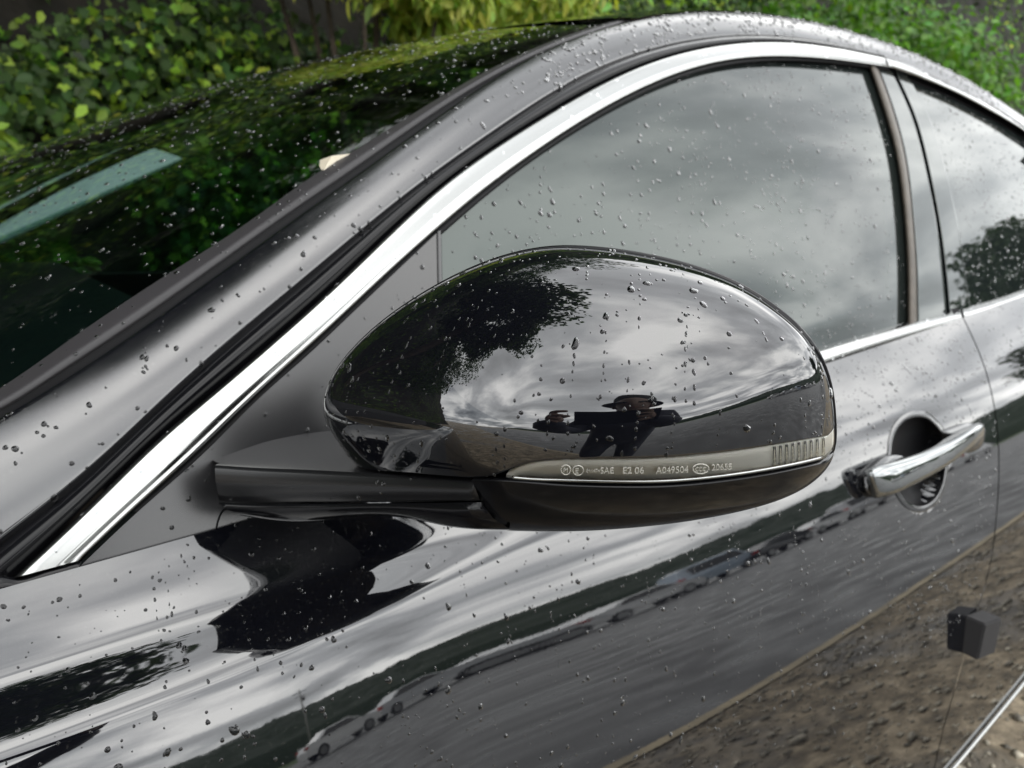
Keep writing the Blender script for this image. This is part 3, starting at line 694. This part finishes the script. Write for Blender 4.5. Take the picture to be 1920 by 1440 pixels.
# ---- interior seen through the windshield
mb = MB(); mb.box((-.1, .93, .93), (.75, 1.6, .06)); mb.build('dashboard', M['interior'], car)
mb = MB(); mb.box((.9, .93, .25), (2.2, 1.6, .05)); mb.box((.9, 1.77, .55), (2.2, .04, .75)); mb.box((1.9, .93, .8), (.05, 1.6, 1.0)); mb.build('cabin_floor', M['interior'], car)
for y in (.5, 1.36):
    mb = MB(); mb.tube([(.75, y, .5), (.85, y, .75), (1.0, y, 1.02)], [.2, .24, .18], 12); mb.tube([(1.0, y, 1.05), (1.04, y, 1.22)], [.11, .09], 10); mb.build('seat', M['seat'], car, True)
mb = MB(); c = Vector((.27, .48, .93)); pts = []
for k in range(25):
    a = 2*math.pi*k/24; pts.append(c+Vector((.08*math.sin(a), .185*math.cos(a), .165*math.sin(a))))
mb.tube(pts, .014, 8, False); mb.tube([c+Vector((0, -.17, 0)), c+Vector((0, .17, 0))], .018, 8); mb.build('steering_wheel', M['tan'], car, True)
mb = MB(); mb.box((1.25, .93, 1.34), (.6, 1.1, .01)); mb.build('headliner', M['headliner'], car)

def onplane(px, py, y): v = ray(px, py); return CAM+v*((y-CAM[1])/v[1])
rows = [[(x, 2*YC-float(G(x, z))-.005, z) for x in np.linspace(-.1+(z-.88)*2.0, 2.1, 40)] for z in np.linspace(.88, 1.34, 20)]
loft('far_window', rows, M['shield'], car)
sh_ = tag(obj('bright_patch_panel', [onplane(-60, 420, 2.62), onplane(0, 385, 2.65), onplane(240, 265, 2.75), onplane(342, 300, 2.7), onplane(150, 388, 2.5), onplane(0, 458, 2.4), onplane(-60, 480, 2.38)], [[0, 1, 2, 3, 4, 5, 6]], M['sheet'], None, False), 'added pale panel standing in for the bright patch seen through the windshield', 'stand-in panel')  # invented panel, outlined to give the bright patch behind the glass
so_ = sh_.modifiers.new('thick', 'SOLIDIFY'); so_.thickness = .008

# ------------------------------------------------------------------ wing mirror: a dome over a leaning rim sheet
mir = empty('side_mirror'); mir.parent = car
AZ = R(40); NF = np.array([-math.cos(AZ), -math.sin(AZ), 0.]); EU = np.array([math.sin(AZ), -math.cos(AZ), 0.]); O_ = np.array([.15, -.075, 1.0])
_c = ray(1010, 768); tcn = ((O_-CAM)@NF)/(_c@NF); Pc = CAM+_c*tcn; UC, VC = (Pc-O_)@EU, Pc[2]-1.0
TS, ES = .30, .014
def base(u, v):
    q = v-VC-3.2*np.maximum(np.asarray(u)-.12, 0)**2; s_ = np.sqrt(q*q+ES*ES)-ES
    return -TS*np.where(q > 0, s_, s_*1.0)
def uvw(p): d = p-O_; return d@EU, d[2], d@NF
def from_uvw(u, v, w_): return O_+EU*u+np.array([0, 0, 1.])*v+NF*w_
def ray_sheet(px, py, fn, t0=.15, t1=.9, first=True):
    v = ray(px, py); ts = np.linspace(t0, t1, 160); a = t0; fa = None
    for t in ts:
        p = CAM+v*t; u, q, w_ = uvw(p); f = w_-fn(u, q)
        if fa is not None and fa*f <= 0: break
        a, fa = t, f
    b = t
    for _ in range(36):
        c = .5*(a+b); p = CAM+v*c; u, q, w_ = uvw(p); f = w_-fn(u, q)
        if fa*f <= 0: b = c
        else: a, fa = c, f
    p = CAM+v*(.5*(a+b)); return np.array(uvw(p)[:2])
RIM = [(608, 765), (612, 735), (634, 690), (676, 640), (728, 595), (790, 553), (870, 510), (950, 480), (1030, 465), (1120, 467), (1210, 480), (1300, 502), (1390, 538), (1460, 584), (1516, 638), (1547, 695), (1559, 745), (1563, 800), (1564, 835), (1561, 856), (1548, 868), (1534, 884), (1508, 901), (1460, 921), (1400, 937), (1300, 956), (1200, 968), (1100, 975), (1000, 976), (950, 974), (915, 955), (880, 922), (800, 905), (730, 892), (676, 872), (644, 832), (618, 795), (608, 765)]
RIM = [tuple(p) for p in crv(RIM, 260, True, .006)]
rim_uv = np.array([ray_sheet(*p, base) for p in RIM])
cen = np.array([UC, VC]); dd = rim_uv[:-1]-cen; th = np.arctan2(dd[:, 1], dd[:, 0]); rr = np.linalg.norm(dd, axis=1)
o_ = np.argsort(th); th = th[o_]; rr = rr[o_]
TH = np.linspace(-math.pi, math.pi, 721); RR = np.interp(TH, np.concatenate([th-2*math.pi, th, th+2*math.pi]), np.tile(rr, 3))
kk = np.exp(-.5*(np.arange(-30, 31)/3.2)**2); kk /= kk.sum(); RR = np.convolve(np.concatenate([RR[-31:-1], RR, RR[1:31]]), kk, mode='valid')
def Srad(u, v):
    return np.hypot(u-UC, v-VC)/np.interp(np.arctan2(v-VC, u-UC), TH, RR)
def dome(u, v):
    s = np.minimum(Srad(u, v), 1.0)
    Hh = .030+.030/(1+np.exp(-(u-.055)/.022))
    return base(u, v)+Hh*np.sqrt(np.maximum(1-s**2.3, 0))
def rim_arc(p0, p1, n):
    """rim points from angle of p0 clockwise (over the top) to p1"""
    a0 = math.atan2(p0[1]-VC, p0[0]-UC); a1 = math.atan2(p1[1]-VC, p1[0]-UC)
    while a0 < a1: a0 += 2*math.pi
    A = np.linspace(a0, a1, n); A = (A+math.pi) % (2*math.pi)-math.pi; r_ = np.interp(A, TH, RR)*.9995
    return np.stack([UC+r_*np.cos(A), VC+r_*np.sin(A)], 1)
def dome_pt(uv, off=0.):
    return from_uvw(uv[0], uv[1], float(dome(uv[0], uv[1]))+off)
def dome_patch(name, Tuv, Buv, material, off=0., nr=70, lip=.006, flip=False, warp=True, parent=None):
    rows = []
    ks = np.sin(np.linspace(0, math.pi/2, nr)) if warp else np.linspace(0, 1, nr)
    seq = [(Buv, -lip)]+[(Buv*(1-k)+Tuv*k, 0.) for k in ks]+[(Tuv, -lip)]
    for q, e_ in seq: rows.append([dome_pt(p, off+e_) for p in q])
    return loft(name, rows, material, parent or mir, flip)
def dcurve(px, n): return np.array([ray_sheet(*p, dome) for p in crv(px, n)])
NC = 220
cap_b = [(700, 882), (780, 887), (880, 895), (932, 893), (948, 882), (975, 870), (1010, 865), (1100, 861), (1200, 860), (1300, 854), (1400, 842), (1480, 829), (1556, 816)]
cb = dcurve(cap_b, NC)
def snap(q):  # move an end point out to the rim
    a = math.atan2(q[1]-VC, q[0]-UC); r_ = float(np.interp(a, TH, RR))*.9995; return np.array([UC+r_*math.cos(a), VC+r_*math.sin(a)])
cb[0] = snap(cb[0]); cb[-1] = snap(cb[-1])
top = rim_arc(cb[0], cb[-1], NC)
cap = dome_patch('mirror_cap', top, cb, M['cap'], 0, 110)
# lamp
lb_px = [(946, 895), (985, 901), (1060, 904), (1150, 907), (1250, 906), (1350, 897), (1450, 882), (1510, 870), (1556, 858)]
lt_px = [(950, 889), (968, 876), (1010, 868), (1100, 864), (1200, 863), (1300, 857), (1400, 845), (1480, 832), (1556, 819)]
lb = dcurve(lb_px, 90); lt = dcurve(lt_px, 90); lb[-1] = snap(lb[-1]); lt[-1] = snap(lt[-1])
dome_patch('lamp_reflector', lt, lb, M['reflector'], -.0035, 14, .004, warp=False)
dome_patch('lamp_lens', lt, lb, M['lens'], -.0006, 14, .003, warp=False)
# ribs at the outer end of the lamp
mb = MB()
for k in range(9):
    a = .83+.019*k; i = a*89; i0 = int(i); f = i-i0
    p = lt[i0]*(1-f)+lt[min(i0+1, 89)]*f; q = lb[i0]*(1-f)+lb[min(i0+1, 89)]*f
    mb.tube([dome_pt(p*(1-s_)+q*s_, -.0020) for s_ in np.linspace(.08, .9, 6)], .0007, 6)
mb.build('lamp_rib', M['lens'], mir, True)
mb = MB(); mb.tube([dome_pt(p, -.0010) for p in lb[2:88]*.93+lt[2:88]*.07], .0009, 6); mb.build('lamp_bead', M['chrome'], mir, True)
# lower cover
cvt = dcurve([(886, 899), (945, 900), (1060, 909), (1150, 912), (1250, 911), (1350, 902), (1450, 887), (1540, 868)], NC); cvt[-1] = snap(cvt[-1])
cvl = dcurve([(886, 899), (892, 915), (903, 940), (920, 965), (948, 986)], 40)
cvl_end = snap(cvl[-1])
bot = rim_arc(cvt[-1], cvl_end, 170)
side = np.concatenate([cvl[:-1], [cvl_end]])
bseq = np.concatenate([crv(side, 50, False), bot[::-1]]); bseq = crv(bseq, NC, False)
dome_patch('mirror_lower_cover', cvt, bseq, M['piano'], .0012, 60, .005, warp=False, flip=True)
# dark inner body so that gaps read black, and rim + rear shell + mirror glass
inner = []
for s_ in np.linspace(.02, .93, 30):
    A = np.linspace(-math.pi, math.pi, 120, endpoint=False); r_ = np.interp(A, TH, RR)*s_
    inner.append([from_uvw(UC+a*math.cos(b), VC+a*math.sin(b), float(dome(UC+a*math.cos(b), VC+a*math.sin(b)))-.009) for a, b in zip(r_, A)])
loft('mirror_core', inner, M['dark'], mir, closed=True)
A = np.linspace(-math.pi, math.pi, 200, endpoint=False); r_ = np.interp(A, TH, RR)
def ring(sc_, dw): return [from_uvw(UC+sc_*a*math.cos(b), VC+sc_*a*math.sin(b), float(base(UC+a*math.cos(b), VC+a*math.sin(b)))+dw) for a, b in zip(r_, A)]
loft('mirror_rim', [ring(1.0, -.0008), ring(1.010, -.001), ring(1.014, -.003), ring(1.012, -.006), ring(.98, -.012), ring(.93, -.012), ring(.92, -.002)], M['piano'], mir, closed=True)
loft('mirror_bezel', [ring(1.0, -.004), ring(.985, -.012), ring(.975, -.045), ring(.94, -.075), ring(.91, -.084), ring(.89, -.082), ring(.88, -.072)], M['piano'], mir, closed=True)
loft('mirror_glass', [ring(.885, -.073), ring(.6, -.073), ring(.02, -.073)], M['silver'], mir, closed=True)

# ---- arm
YA = float(dome_pt(ray_sheet(895, 915, dome))[1])+.002
def yarm(px): return np.interp(px, [395, 890, 960], [-.006, YA, YA-.010])
def arm_pt(px, py, dy=0.):
    v = ray(px, py); y = float(yarm(px))+dy; return CAM+v*((y-CAM[1])/v[1])
def arm_row(pts, dy, n=60): return [arm_pt(p[0], p[1], dy) for p in crv(pts, n)]
sailc = [at(*p, .004) for p in crv([(398, 862), (425, 852), (500, 826), (570, 812), (650, 803), (760, 800)], 60)]
top0 = arm_row([(412, 868), (480, 871), (560, 874), (640, 878), (760, 886), (889, 894)], .006)
top1 = arm_row([(404, 872), (480, 877), (560, 880), (640, 884), (760, 891), (887, 900)], 0)
top2 = arm_row([(403, 880), (480, 886), (560, 890), (640, 894), (760, 899), (888, 906)], -.001)
m1 = arm_row([(404, 900), (480, 907), (560, 910), (640, 912), (760, 915), (893, 920)], -.0025)
m2 = arm_row([(410, 938), (450, 941), (560, 941), (640, 941), (760, 940), (900, 938)], -.001)
m3 = arm_row([(410, 939), (450, 942), (560, 942), (640, 942), (760, 941), (900, 939)], .006)
loft('mirror_base', [sailc, [a*.5+b*.5+np.array([0, 0, -.0005]) for a, b in zip(np.array(sailc), np.array(top0))], top0, top1], M['satin'], mir)
loft('mirror_arm', [np.array(top0)*.3+np.array(top1)*.7+np.array([0, .001, -.0006]), top1, top2, m1, m2, m3], M['armb'], mir)
n0 = arm_row([(410, 942), (450, 944), (560, 944), (640, 944), (760, 943), (901, 941)], .006)
n1_ = arm_row([(411, 943), (450, 945), (560, 945), (640, 945), (760, 944), (902, 942)], -.001)
n2 = arm_row([(425, 955), (470, 958), (560, 960), (640, 958), (760, 957), (850, 966), (925, 972)], .001)
n3 = arm_row([(450, 964), (500, 972), (560, 976), (640, 971), (735, 966), (785, 972), (830, 983), (880, 989), (955, 991)], .006)
n4 = arm_row([(450, 966), (500, 975), (560, 979), (640, 973), (735, 968), (785, 975), (830, 986), (880, 992), (955, 994)], .014)
n5 = arm_row([(470, 962), (520, 968), (580, 968), (660, 962), (780, 958), (950, 970)], .085)
loft('mirror_arm_lower', [n0, n1_, n2, n3, n4, n5], M['piano'], mir)
# pedestal that joins arm and housing under the cap
mb = MB(); mb.tube([arm_pt(700, 895, .03), arm_pt(820, 900, .03), arm_pt(930, 905, .03)], [.012, .016, .018], 14); mb.build('pivot', M['dark'], mir, True)

# ---- lettering moulded into the lamp
def lettering(text, x0, y0, h, spread=1.0, slope=0.0, bold=0.0):
    cu = bpy.data.curves.new('lettering', 'FONT'); cu.body = text; cu.size = 1; cu.extrude = .02; cu.offset = bold; cu.resolution_u = 3
    to = bpy.data.objects.new('tmp', cu); col.objects.link(to); dg = bpy.context.evaluated_depsgraph_get()
    me = bpy.data.meshes.new_from_object(to.evaluated_get(dg)); bpy.data.objects.remove(to)
    for v in me.vertices:
        px = x0+v.co.x*h*spread; py = y0-v.co.y*h+slope*(px-x0)
        q = ray_sheet(px, py, dome); p = dome_pt(q, .00025 if v.co.z > 0 else -.0008); v.co = Vector(p)
    me.materials.append(M['letter']); o = bpy.data.objects.new('lettering', me); col.objects.link(o); o.parent = mir
lettering('SAE', 1125, 888, 16, 1.0, 0)
lettering('E2 06', 1167, 888, 17, 1.05, 0, .004)
lettering('A049504', 1230, 888, 17, .98, -.03)
lettering('20655', 1334, 882, 16, .98, -.04)
lettering('011474', 1099, 886, 9, .95, 0)
lettering('E', 1078, 888, 15, 1, 0)
lettering('CCC', 1303, 884, 11, .9, -.02)
lettering('M', 1056, 886, 12, 1, 0)
for (cx, cy_, rx, ry) in ((1061, 881, 9, 9), (1084, 882, 10, 9), (1314, 879, 15, 9)):
    mb = MB(); mb.tube([dome_pt(ray_sheet(cx+rx*math.cos(a), cy_+ry*math.sin(a), dome), 0) for a in np.linspace(0, 2*math.pi, 25)], .00028, 5, False); mb.build('letter_ring', M['letter'], mir, True)


# ------------------------------------------------------------------ door handle
hd = empty('door_handle'); hd.parent = car
def Sd(px, py, off): return at(px, py, off, S)
cupc = (1725, 868)
outl = [(1672, 855), (1674, 830), (1682, 806), (1697, 789), (1716, 782), (1737, 785), (1753, 798), (1766, 815), (1772, 850), (1770, 890), (1764, 915), (1750, 937), (1730, 949), (1712, 947), (1696, 935), (1684, 915), (1674, 885), (1672, 855)]
oc = crv(outl, 60, True, 0)[:-1]; rows = []
for k, off in ((1.14, -.0007), (1.06, -.0020), (1.0, -.001), (.97, .004)):
    rows.append([Sd(cupc[0]+(p[0]-cupc[0])*k, cupc[1]+(p[1]-cupc[1])*k, off) for p in oc])
loft('handle_cup_rim', rows[:4], M['paint'], hd, closed=True)
rows = [[Sd(cupc[0]+(p[0]-cupc[0])*k, cupc[1]+(p[1]-cupc[1])*k, off) for p in oc] for k, off in ((1.0, -.0012), (.985, .0), (.97, .003), (.92, .009), (.80, .016), (.6, .022), (.3, .025), (.02, .026))]
# scoop the door skin behind the cup
cupw = np.array([tuple(Sd(cupc[0]+(p[0]-cupc[0]), cupc[1]+(p[1]-cupc[1]), 0)) for p in oc]); cm = cupw.mean(axis=0); ca = np.arctan2(cupw[:, 2]-cm[2], cupw[:, 0]-cm[0]); cr2 = np.hypot(cupw[:, 2]-cm[2], cupw[:, 0]-cm[0]); oo = np.argsort(ca)
for v in fd.data.vertices:
    dx, dz = v.co.x-cm[0], v.co.z-cm[2]
    if abs(dx) < .08 and abs(dz) < .08:
        rr_ = math.hypot(dx, dz)/np.interp(math.atan2(dz, dx), ca[oo], cr2[oo], period=2*math.pi)
        if rr_ < 1.07: v.co.y += .034
loft('handle_cup', rows, M['cupb'], hd, closed=True)
# grip: swept rounded bar
gc = [(1630, 908, .010), (1640, 905, .016), (1665, 898, .022), (1700, 884, .026), (1740, 866, .027), (1780, 843, .025), (1812, 822, .021), (1832, 808, .014), (1840, 803, .008)]
G3 = crv([tuple(Sd(a, b, -c_)) for a, b, c_ in gc], 46); rows = []
hh = np.interp(np.linspace(0, 1, 46), [0, .05, .2, .5, .8, .95, 1], [.0165, .0175, .016, .0135, .011, .009, .006]); tk = np.interp(np.linspace(0, 1, 46), [0, .1, .5, .9, 1], [.007, .010, .011, .009, .005])
for i in range(46):
    t = G3[min(i+1, 45)]-G3[max(i-1, 0)]; t /= np.linalg.norm(t); o1 = np.array([.0, -1, .25]); o1 -= t*(o1@t); o1 /= np.linalg.norm(o1); u1 = np.cross(t, o1); u1 *= np.sign(u1[2])
    row = []
    for a in np.linspace(0, 2*math.pi, 28, endpoint=False):
        c_, s_ = math.cos(a), math.sin(a); row.append(G3[i]+u1*hh[i]*math.copysign(abs(c_)**.6, c_)+o1*tk[i]*math.copysign(abs(s_)**.75, s_))
    rows.append(row)
rows = [[np.mean(rows[0], axis=0)]*28]+rows+[[np.mean(rows[-1], axis=0)]*28]
loft('handle_grip', rows, M['hchrome'], hd, closed=True)
# end caps under the grip
for (pts, off) in (([(1618, 893), (1634, 876), (1668, 852), (1700, 857), (1690, 893), (1640, 934), (1624, 925)], -.006), ([(1763, 808), (1827, 795), (1846, 815), (1842, 835), (1812, 850), (1780, 830)], -.006)):
    oc2 = crv(pts+[pts[0]], 40, True, 0)[:-1]; cx, cy_ = np.mean(oc2, axis=0)
    loft('handle_base', [[Sd(cx+(p[0]-cx)*k, cy_+(p[1]-cy_)*k, of) for p in oc2] for k, of in ((1.0, .001), (.98, off*.6), (.9, off), (.5, off*1.3), (.02, off*1.4))], M['paint'], hd, closed=True)

# foam block on the door edge
gb = Sd(1822, 1182, 0.)
rot = Matrix.Rotation(R(4), 3, 'Y') @ Matrix.Rotation(R(-6), 3, 'Z')
def block(name, c, d, m_):
    import bmesh
    bm = bmesh.new(); bmesh.ops.create_cube(bm, size=1)
    for v in bm.verts: v.co = rot @ Vector((v.co.x*d[0], v.co.y*d[1], v.co.z*d[2]))+Vector(c)
    bmesh.ops.bevel(bm, geom=bm.edges[:], offset=.0018, segments=2, affect='EDGES')
    me = bpy.data.meshes.new(name); bm.to_mesh(me); bm.free(); me.materials.append(m_); o = bpy.data.objects.new(name, me); col.objects.link(o); o.parent = car; return o
g = block('door_guard', (gb[0]-.002, gb[1]-.0105, gb[2]), (.043, .026, .050), M['foam']); g['label'] = 'dark foam guard block on the door edge'

# sticker inside the windshield
def wsh(px, py):    # point on the windshield loft by its near edge strip
    best = None; v = np.array(ray(px, py)); W = np.array([p.co[:] for p in shield.data.vertices]); d = W-CAM; t = d@v; e_ = np.linalg.norm(d-t[:, None]*v, axis=1)
    i = int(np.argmin(e_)); return CAM+v*t[i]
st = [wsh(*p)-np.array(ray(*p))*.0040 for p in ((594, 302), (622, 292), (658, 288), (632, 306), (605, 323))]
obj('sticker', st, [[0, 1, 2, 3, 4]], M['sticker'], car, False)


# ------------------------------------------------------------------ rain drops standing on the car
from mathutils.bvhtree import BVHTree
ring_k = 11
def drop_mesh(items, m_=None):
    """items: (point, normal, down, radius, stretch)"""
    n = len(items); P = np.array([i[0] for i in items]); Nn = np.array([i[1] for i in items]); Dn = np.array([i[2] for i in items]); r_ = np.array([i[3] for i in items]); st_ = np.array([i[4] for i in items])
    B = np.cross(Nn, Dn); ang = np.linspace(0, 2*math.pi, ring_k, endpoint=False)
    ph1 = rng.uniform(0, 6.28, n); ph2 = rng.uniform(0, 6.28, n); am = rng.uniform(0, .22, n)
    wob = 1+am[:, None]*np.sin(2*ang[None]+ph1[:, None])+.5*am[:, None]*np.sin(3*ang[None]+ph2[:, None])
    prof = [(1.0, -.06), (.97, .10), (.84, .28), (.62, .42), (.33, .50)]
    V = np.zeros((n, len(prof)*ring_k+1, 3)); hgt = rng.uniform(.75, 1.15, n)
    for k, (q, h) in enumerate(prof):
        a = q*wob*r_[:, None]
        cx = a*np.cos(ang)[None]; cy_ = a*np.sin(ang)[None]*st_[:, None]
        cx = cx*(1+.22*np.sin(ang)[None]*(st_[:, None] > 1.15))
        V[:, k*ring_k:(k+1)*ring_k] = P[:, None]+B[:, None]*cx[..., None]+Dn[:, None]*cy_[..., None]+Nn[:, None]*(h*hgt*r_)[:, None, None]
    V[:, -1] = P+Nn*(.52*hgt*r_)[:, None]
    F = []
    for k in range(len(prof)-1):
        for j in range(ring_k): F.append((k*ring_k+j, k*ring_k+(j+1) % ring_k, (k+1)*ring_k+(j+1) % ring_k, (k+1)*ring_k+j))
    k = len(prof)-1; top_ = len(prof)*ring_k
    T = [(k*ring_k+j, k*ring_k+(j+1) % ring_k, top_, top_) for j in range(ring_k)]
    nv = len(prof)*ring_k+1
    FQ = (np.array(F)[None]+(np.arange(n)*nv)[:, None, None]).reshape(-1, 4)
    FT = (np.array(T)[:, :3][None]+(np.arange(n)*nv)[:, None, None]).reshape(-1, 3)
    me = bpy.data.meshes.new('raindrops'); me.vertices.add(n*nv); me.vertices.foreach_set('co', V.reshape(-1).astype(np.float32))
    loops = np.concatenate([FQ.ravel(), FT.ravel()]).astype(np.int32); me.loops.add(len(loops)); me.loops.foreach_set('vertex_index', loops)
    st2 = np.concatenate([np.arange(0, FQ.size, 4), FQ.size+np.arange(0, FT.size, 3)]).astype(np.int32)
    me.polygons.add(len(st2)); me.polygons.foreach_set('loop_start', st2); me.update(calc_edges=True); me.validate()
    me.polygons.foreach_set('use_smooth', np.ones(len(me.polygons), dtype=bool)); me.materials.append(m_ or M['water'])
    o = bpy.data.objects.new('raindrops', me); col.objects.link(o); return o
def scatter(objs, dens, med, sig, rmax, xr=(-.3, 1.9), maxn=4000, chains=0, face=-.03, zr=(0, 2)):
    out = []
    for o in objs:
        me = o.data; me.calc_loop_triangles(); nv = len(me.vertices); co_ = np.empty(nv*3); me.vertices.foreach_get('co', co_); co_ = co_.reshape(-1, 3)
        vn = np.empty(nv*3); me.vertices.foreach_get('normal', vn); vn = vn.reshape(-1, 3)
        nt3 = len(me.loop_triangles); tr = np.empty(nt3*3, dtype=np.int32); me.loop_triangles.foreach_get('vertices', tr); tr = tr.reshape(-1, 3)
        a, b, c = co_[tr[:, 0]], co_[tr[:, 1]], co_[tr[:, 2]]; cr_ = np.cross(b-a, c-a); ar = np.linalg.norm(cr_, axis=1)*.5
        cc = (a+b+c)/3; ok = (cc[:, 0] > xr[0]) & (cc[:, 0] < xr[1]) & (cc[:, 2] > zr[0]) & (cc[:, 2] < zr[1])
        fn = cr_/np.maximum(np.linalg.norm(cr_, axis=1), 1e-12)[:, None]; tocam = CAM-cc; tocam /= np.linalg.norm(tocam, axis=1)[:, None]
        dt = np.sum(fn*tocam, 1); sg = np.sign(dt[ok].sum() if ok.any() else 1)
        ok &= (dt*sg > face) & (fn[:, 2]*sg > -.45)
        w_ = np.where(ok, ar, 0); A_ = w_.sum(); m_ = int(min(maxn, rng.poisson(max(A_*dens, 1e-6))))
        if m_ < 1: continue
        ti = rng.choice(len(tr), m_, p=w_/A_); u_ = rng.random((m_, 1)); v_ = rng.random((m_, 1)); fl = (u_+v_) > 1; u_ = np.where(fl, 1-u_, u_); v_ = np.where(fl, 1-v_, v_)
        p = a[ti]*(1-u_-v_)+b[ti]*u_+c[ti]*v_; nn_ = (vn[tr[ti, 0]]*(1-u_-v_)+vn[tr[ti, 1]]*u_+vn[tr[ti, 2]]*v_); nn_ *= sg; nn_ /= np.linalg.norm(nn_, axis=1)[:, None]
        # patchy: fewer drops in some areas
        for k in range(m_):
            q = noise.noise(Vector(p[k])*22)
            if q < -.25 and rng.random() < .75: continue
            r0 = min(med*math.exp(sig*rng.normal()), rmax); n_ = nn_[k]; dn = np.array([0, 0, -1.])-n_*(-n_[2]); dl = np.linalg.norm(dn)
            dn = dn/dl if dl > 1e-3 else np.array([1., 0, 0]); tw = rng.normal(0, .35); bb = np.cross(n_, dn); dn = dn*math.cos(tw)+bb*math.sin(tw)
            st0 = 1+max(0, rng.normal(.12, .3))*dl*(1 if r0 > med else .4)
            out.append((p[k], n_, dn, r0, st0))
        if chains:
            bv = BVHTree.FromPolygons([Vector(v) for v in co_], [list(t) for t in tr])
            for k in rng.choice(m_, min(chains, m_), replace=False):
                q = Vector(p[k]); L_ = rng.uniform(.01, .05); s_ = 0
                while s_ < L_:
                    loc, n_, i_, d_ = bv.find_nearest(q)
                    if loc is None or d_ > .004: break
                    n_ = np.array(n_)*sg; dn = np.array([0, 0, -1.])+n_*n_[2]; dl = np.linalg.norm(dn)
                    if dl < .3: break
                    dn /= dl; step = rng.uniform(.0025, .008); r0 = rng.uniform(.0003, .0008)
                    out.append((np.array(loc), n_, dn, r0, rng.uniform(1, 2.4))); q = loc+Vector(dn)*step+Vector((rng.normal(0, .0004), 0, 0)); s_ += step
    return out
cap_items = scatter([cap], 15000, .00056, .50, .0019, chains=40)
body_items = scatter([fd], 8500, .00066, .56, .0024, chains=90, xr=(-.06, 1.3), zr=(.62, 1.2))
body_items += scatter([fd, rd], 700, .0008, .4, .0016, xr=(.5, 1.8), zr=(.35, 1.2), maxn=700)
body_items += scatter([fd, rd], 5000, .0010, .35, .0018, xr=(.6, 1.8), zr=(.86, 1.2), maxn=900)
body_items += scatter([pillar], 5200, .0010, .5, .0026, xr=(-.2, .55), maxn=2500)
body_items += scatter([pillar], 13000, .0016, .4, .003, xr=(.5, 1.7), maxn=2600)
win_items = scatter([fw, rw], 6000, .00108, .38, .0024, xr=(.2, 1.8), maxn=4800)
ws_items = scatter([shield], 2600, .0011, .45, .0026, xr=(-.3, 1.2), maxn=4500, face=.02)
def named(*ns): return [o for o in bpy.data.objects if o.name.split('.')[0] in ns]
sat_items = scatter(named('sail_panel', 'mirror_arm', 'windshield_moulding', 'roof_panel'), 4200, .0009, .45, .0026, maxn=2600)
oth = scatter(named('window_trim', 'belt_trim'), 3500, .0009, .45, .0022, maxn=900)
for it, lb_, m_ in ((cap_items, 'rain drops standing on the glossy mirror cap', None), (body_items, 'rain drops beaded on the black painted doors and pillar', None), (win_items, 'rain drops spread over the tinted side windows', None), (ws_items, 'rain drops spread over the windshield glass', None), (sat_items, 'rain drops on the mirror arm, sail triangle and roof', None), (oth, 'clear rain drops along the bright window trim', M['wclear'])):
    tag(drop_mesh(it, m_), lb_, 'raindrops', kind='stuff')
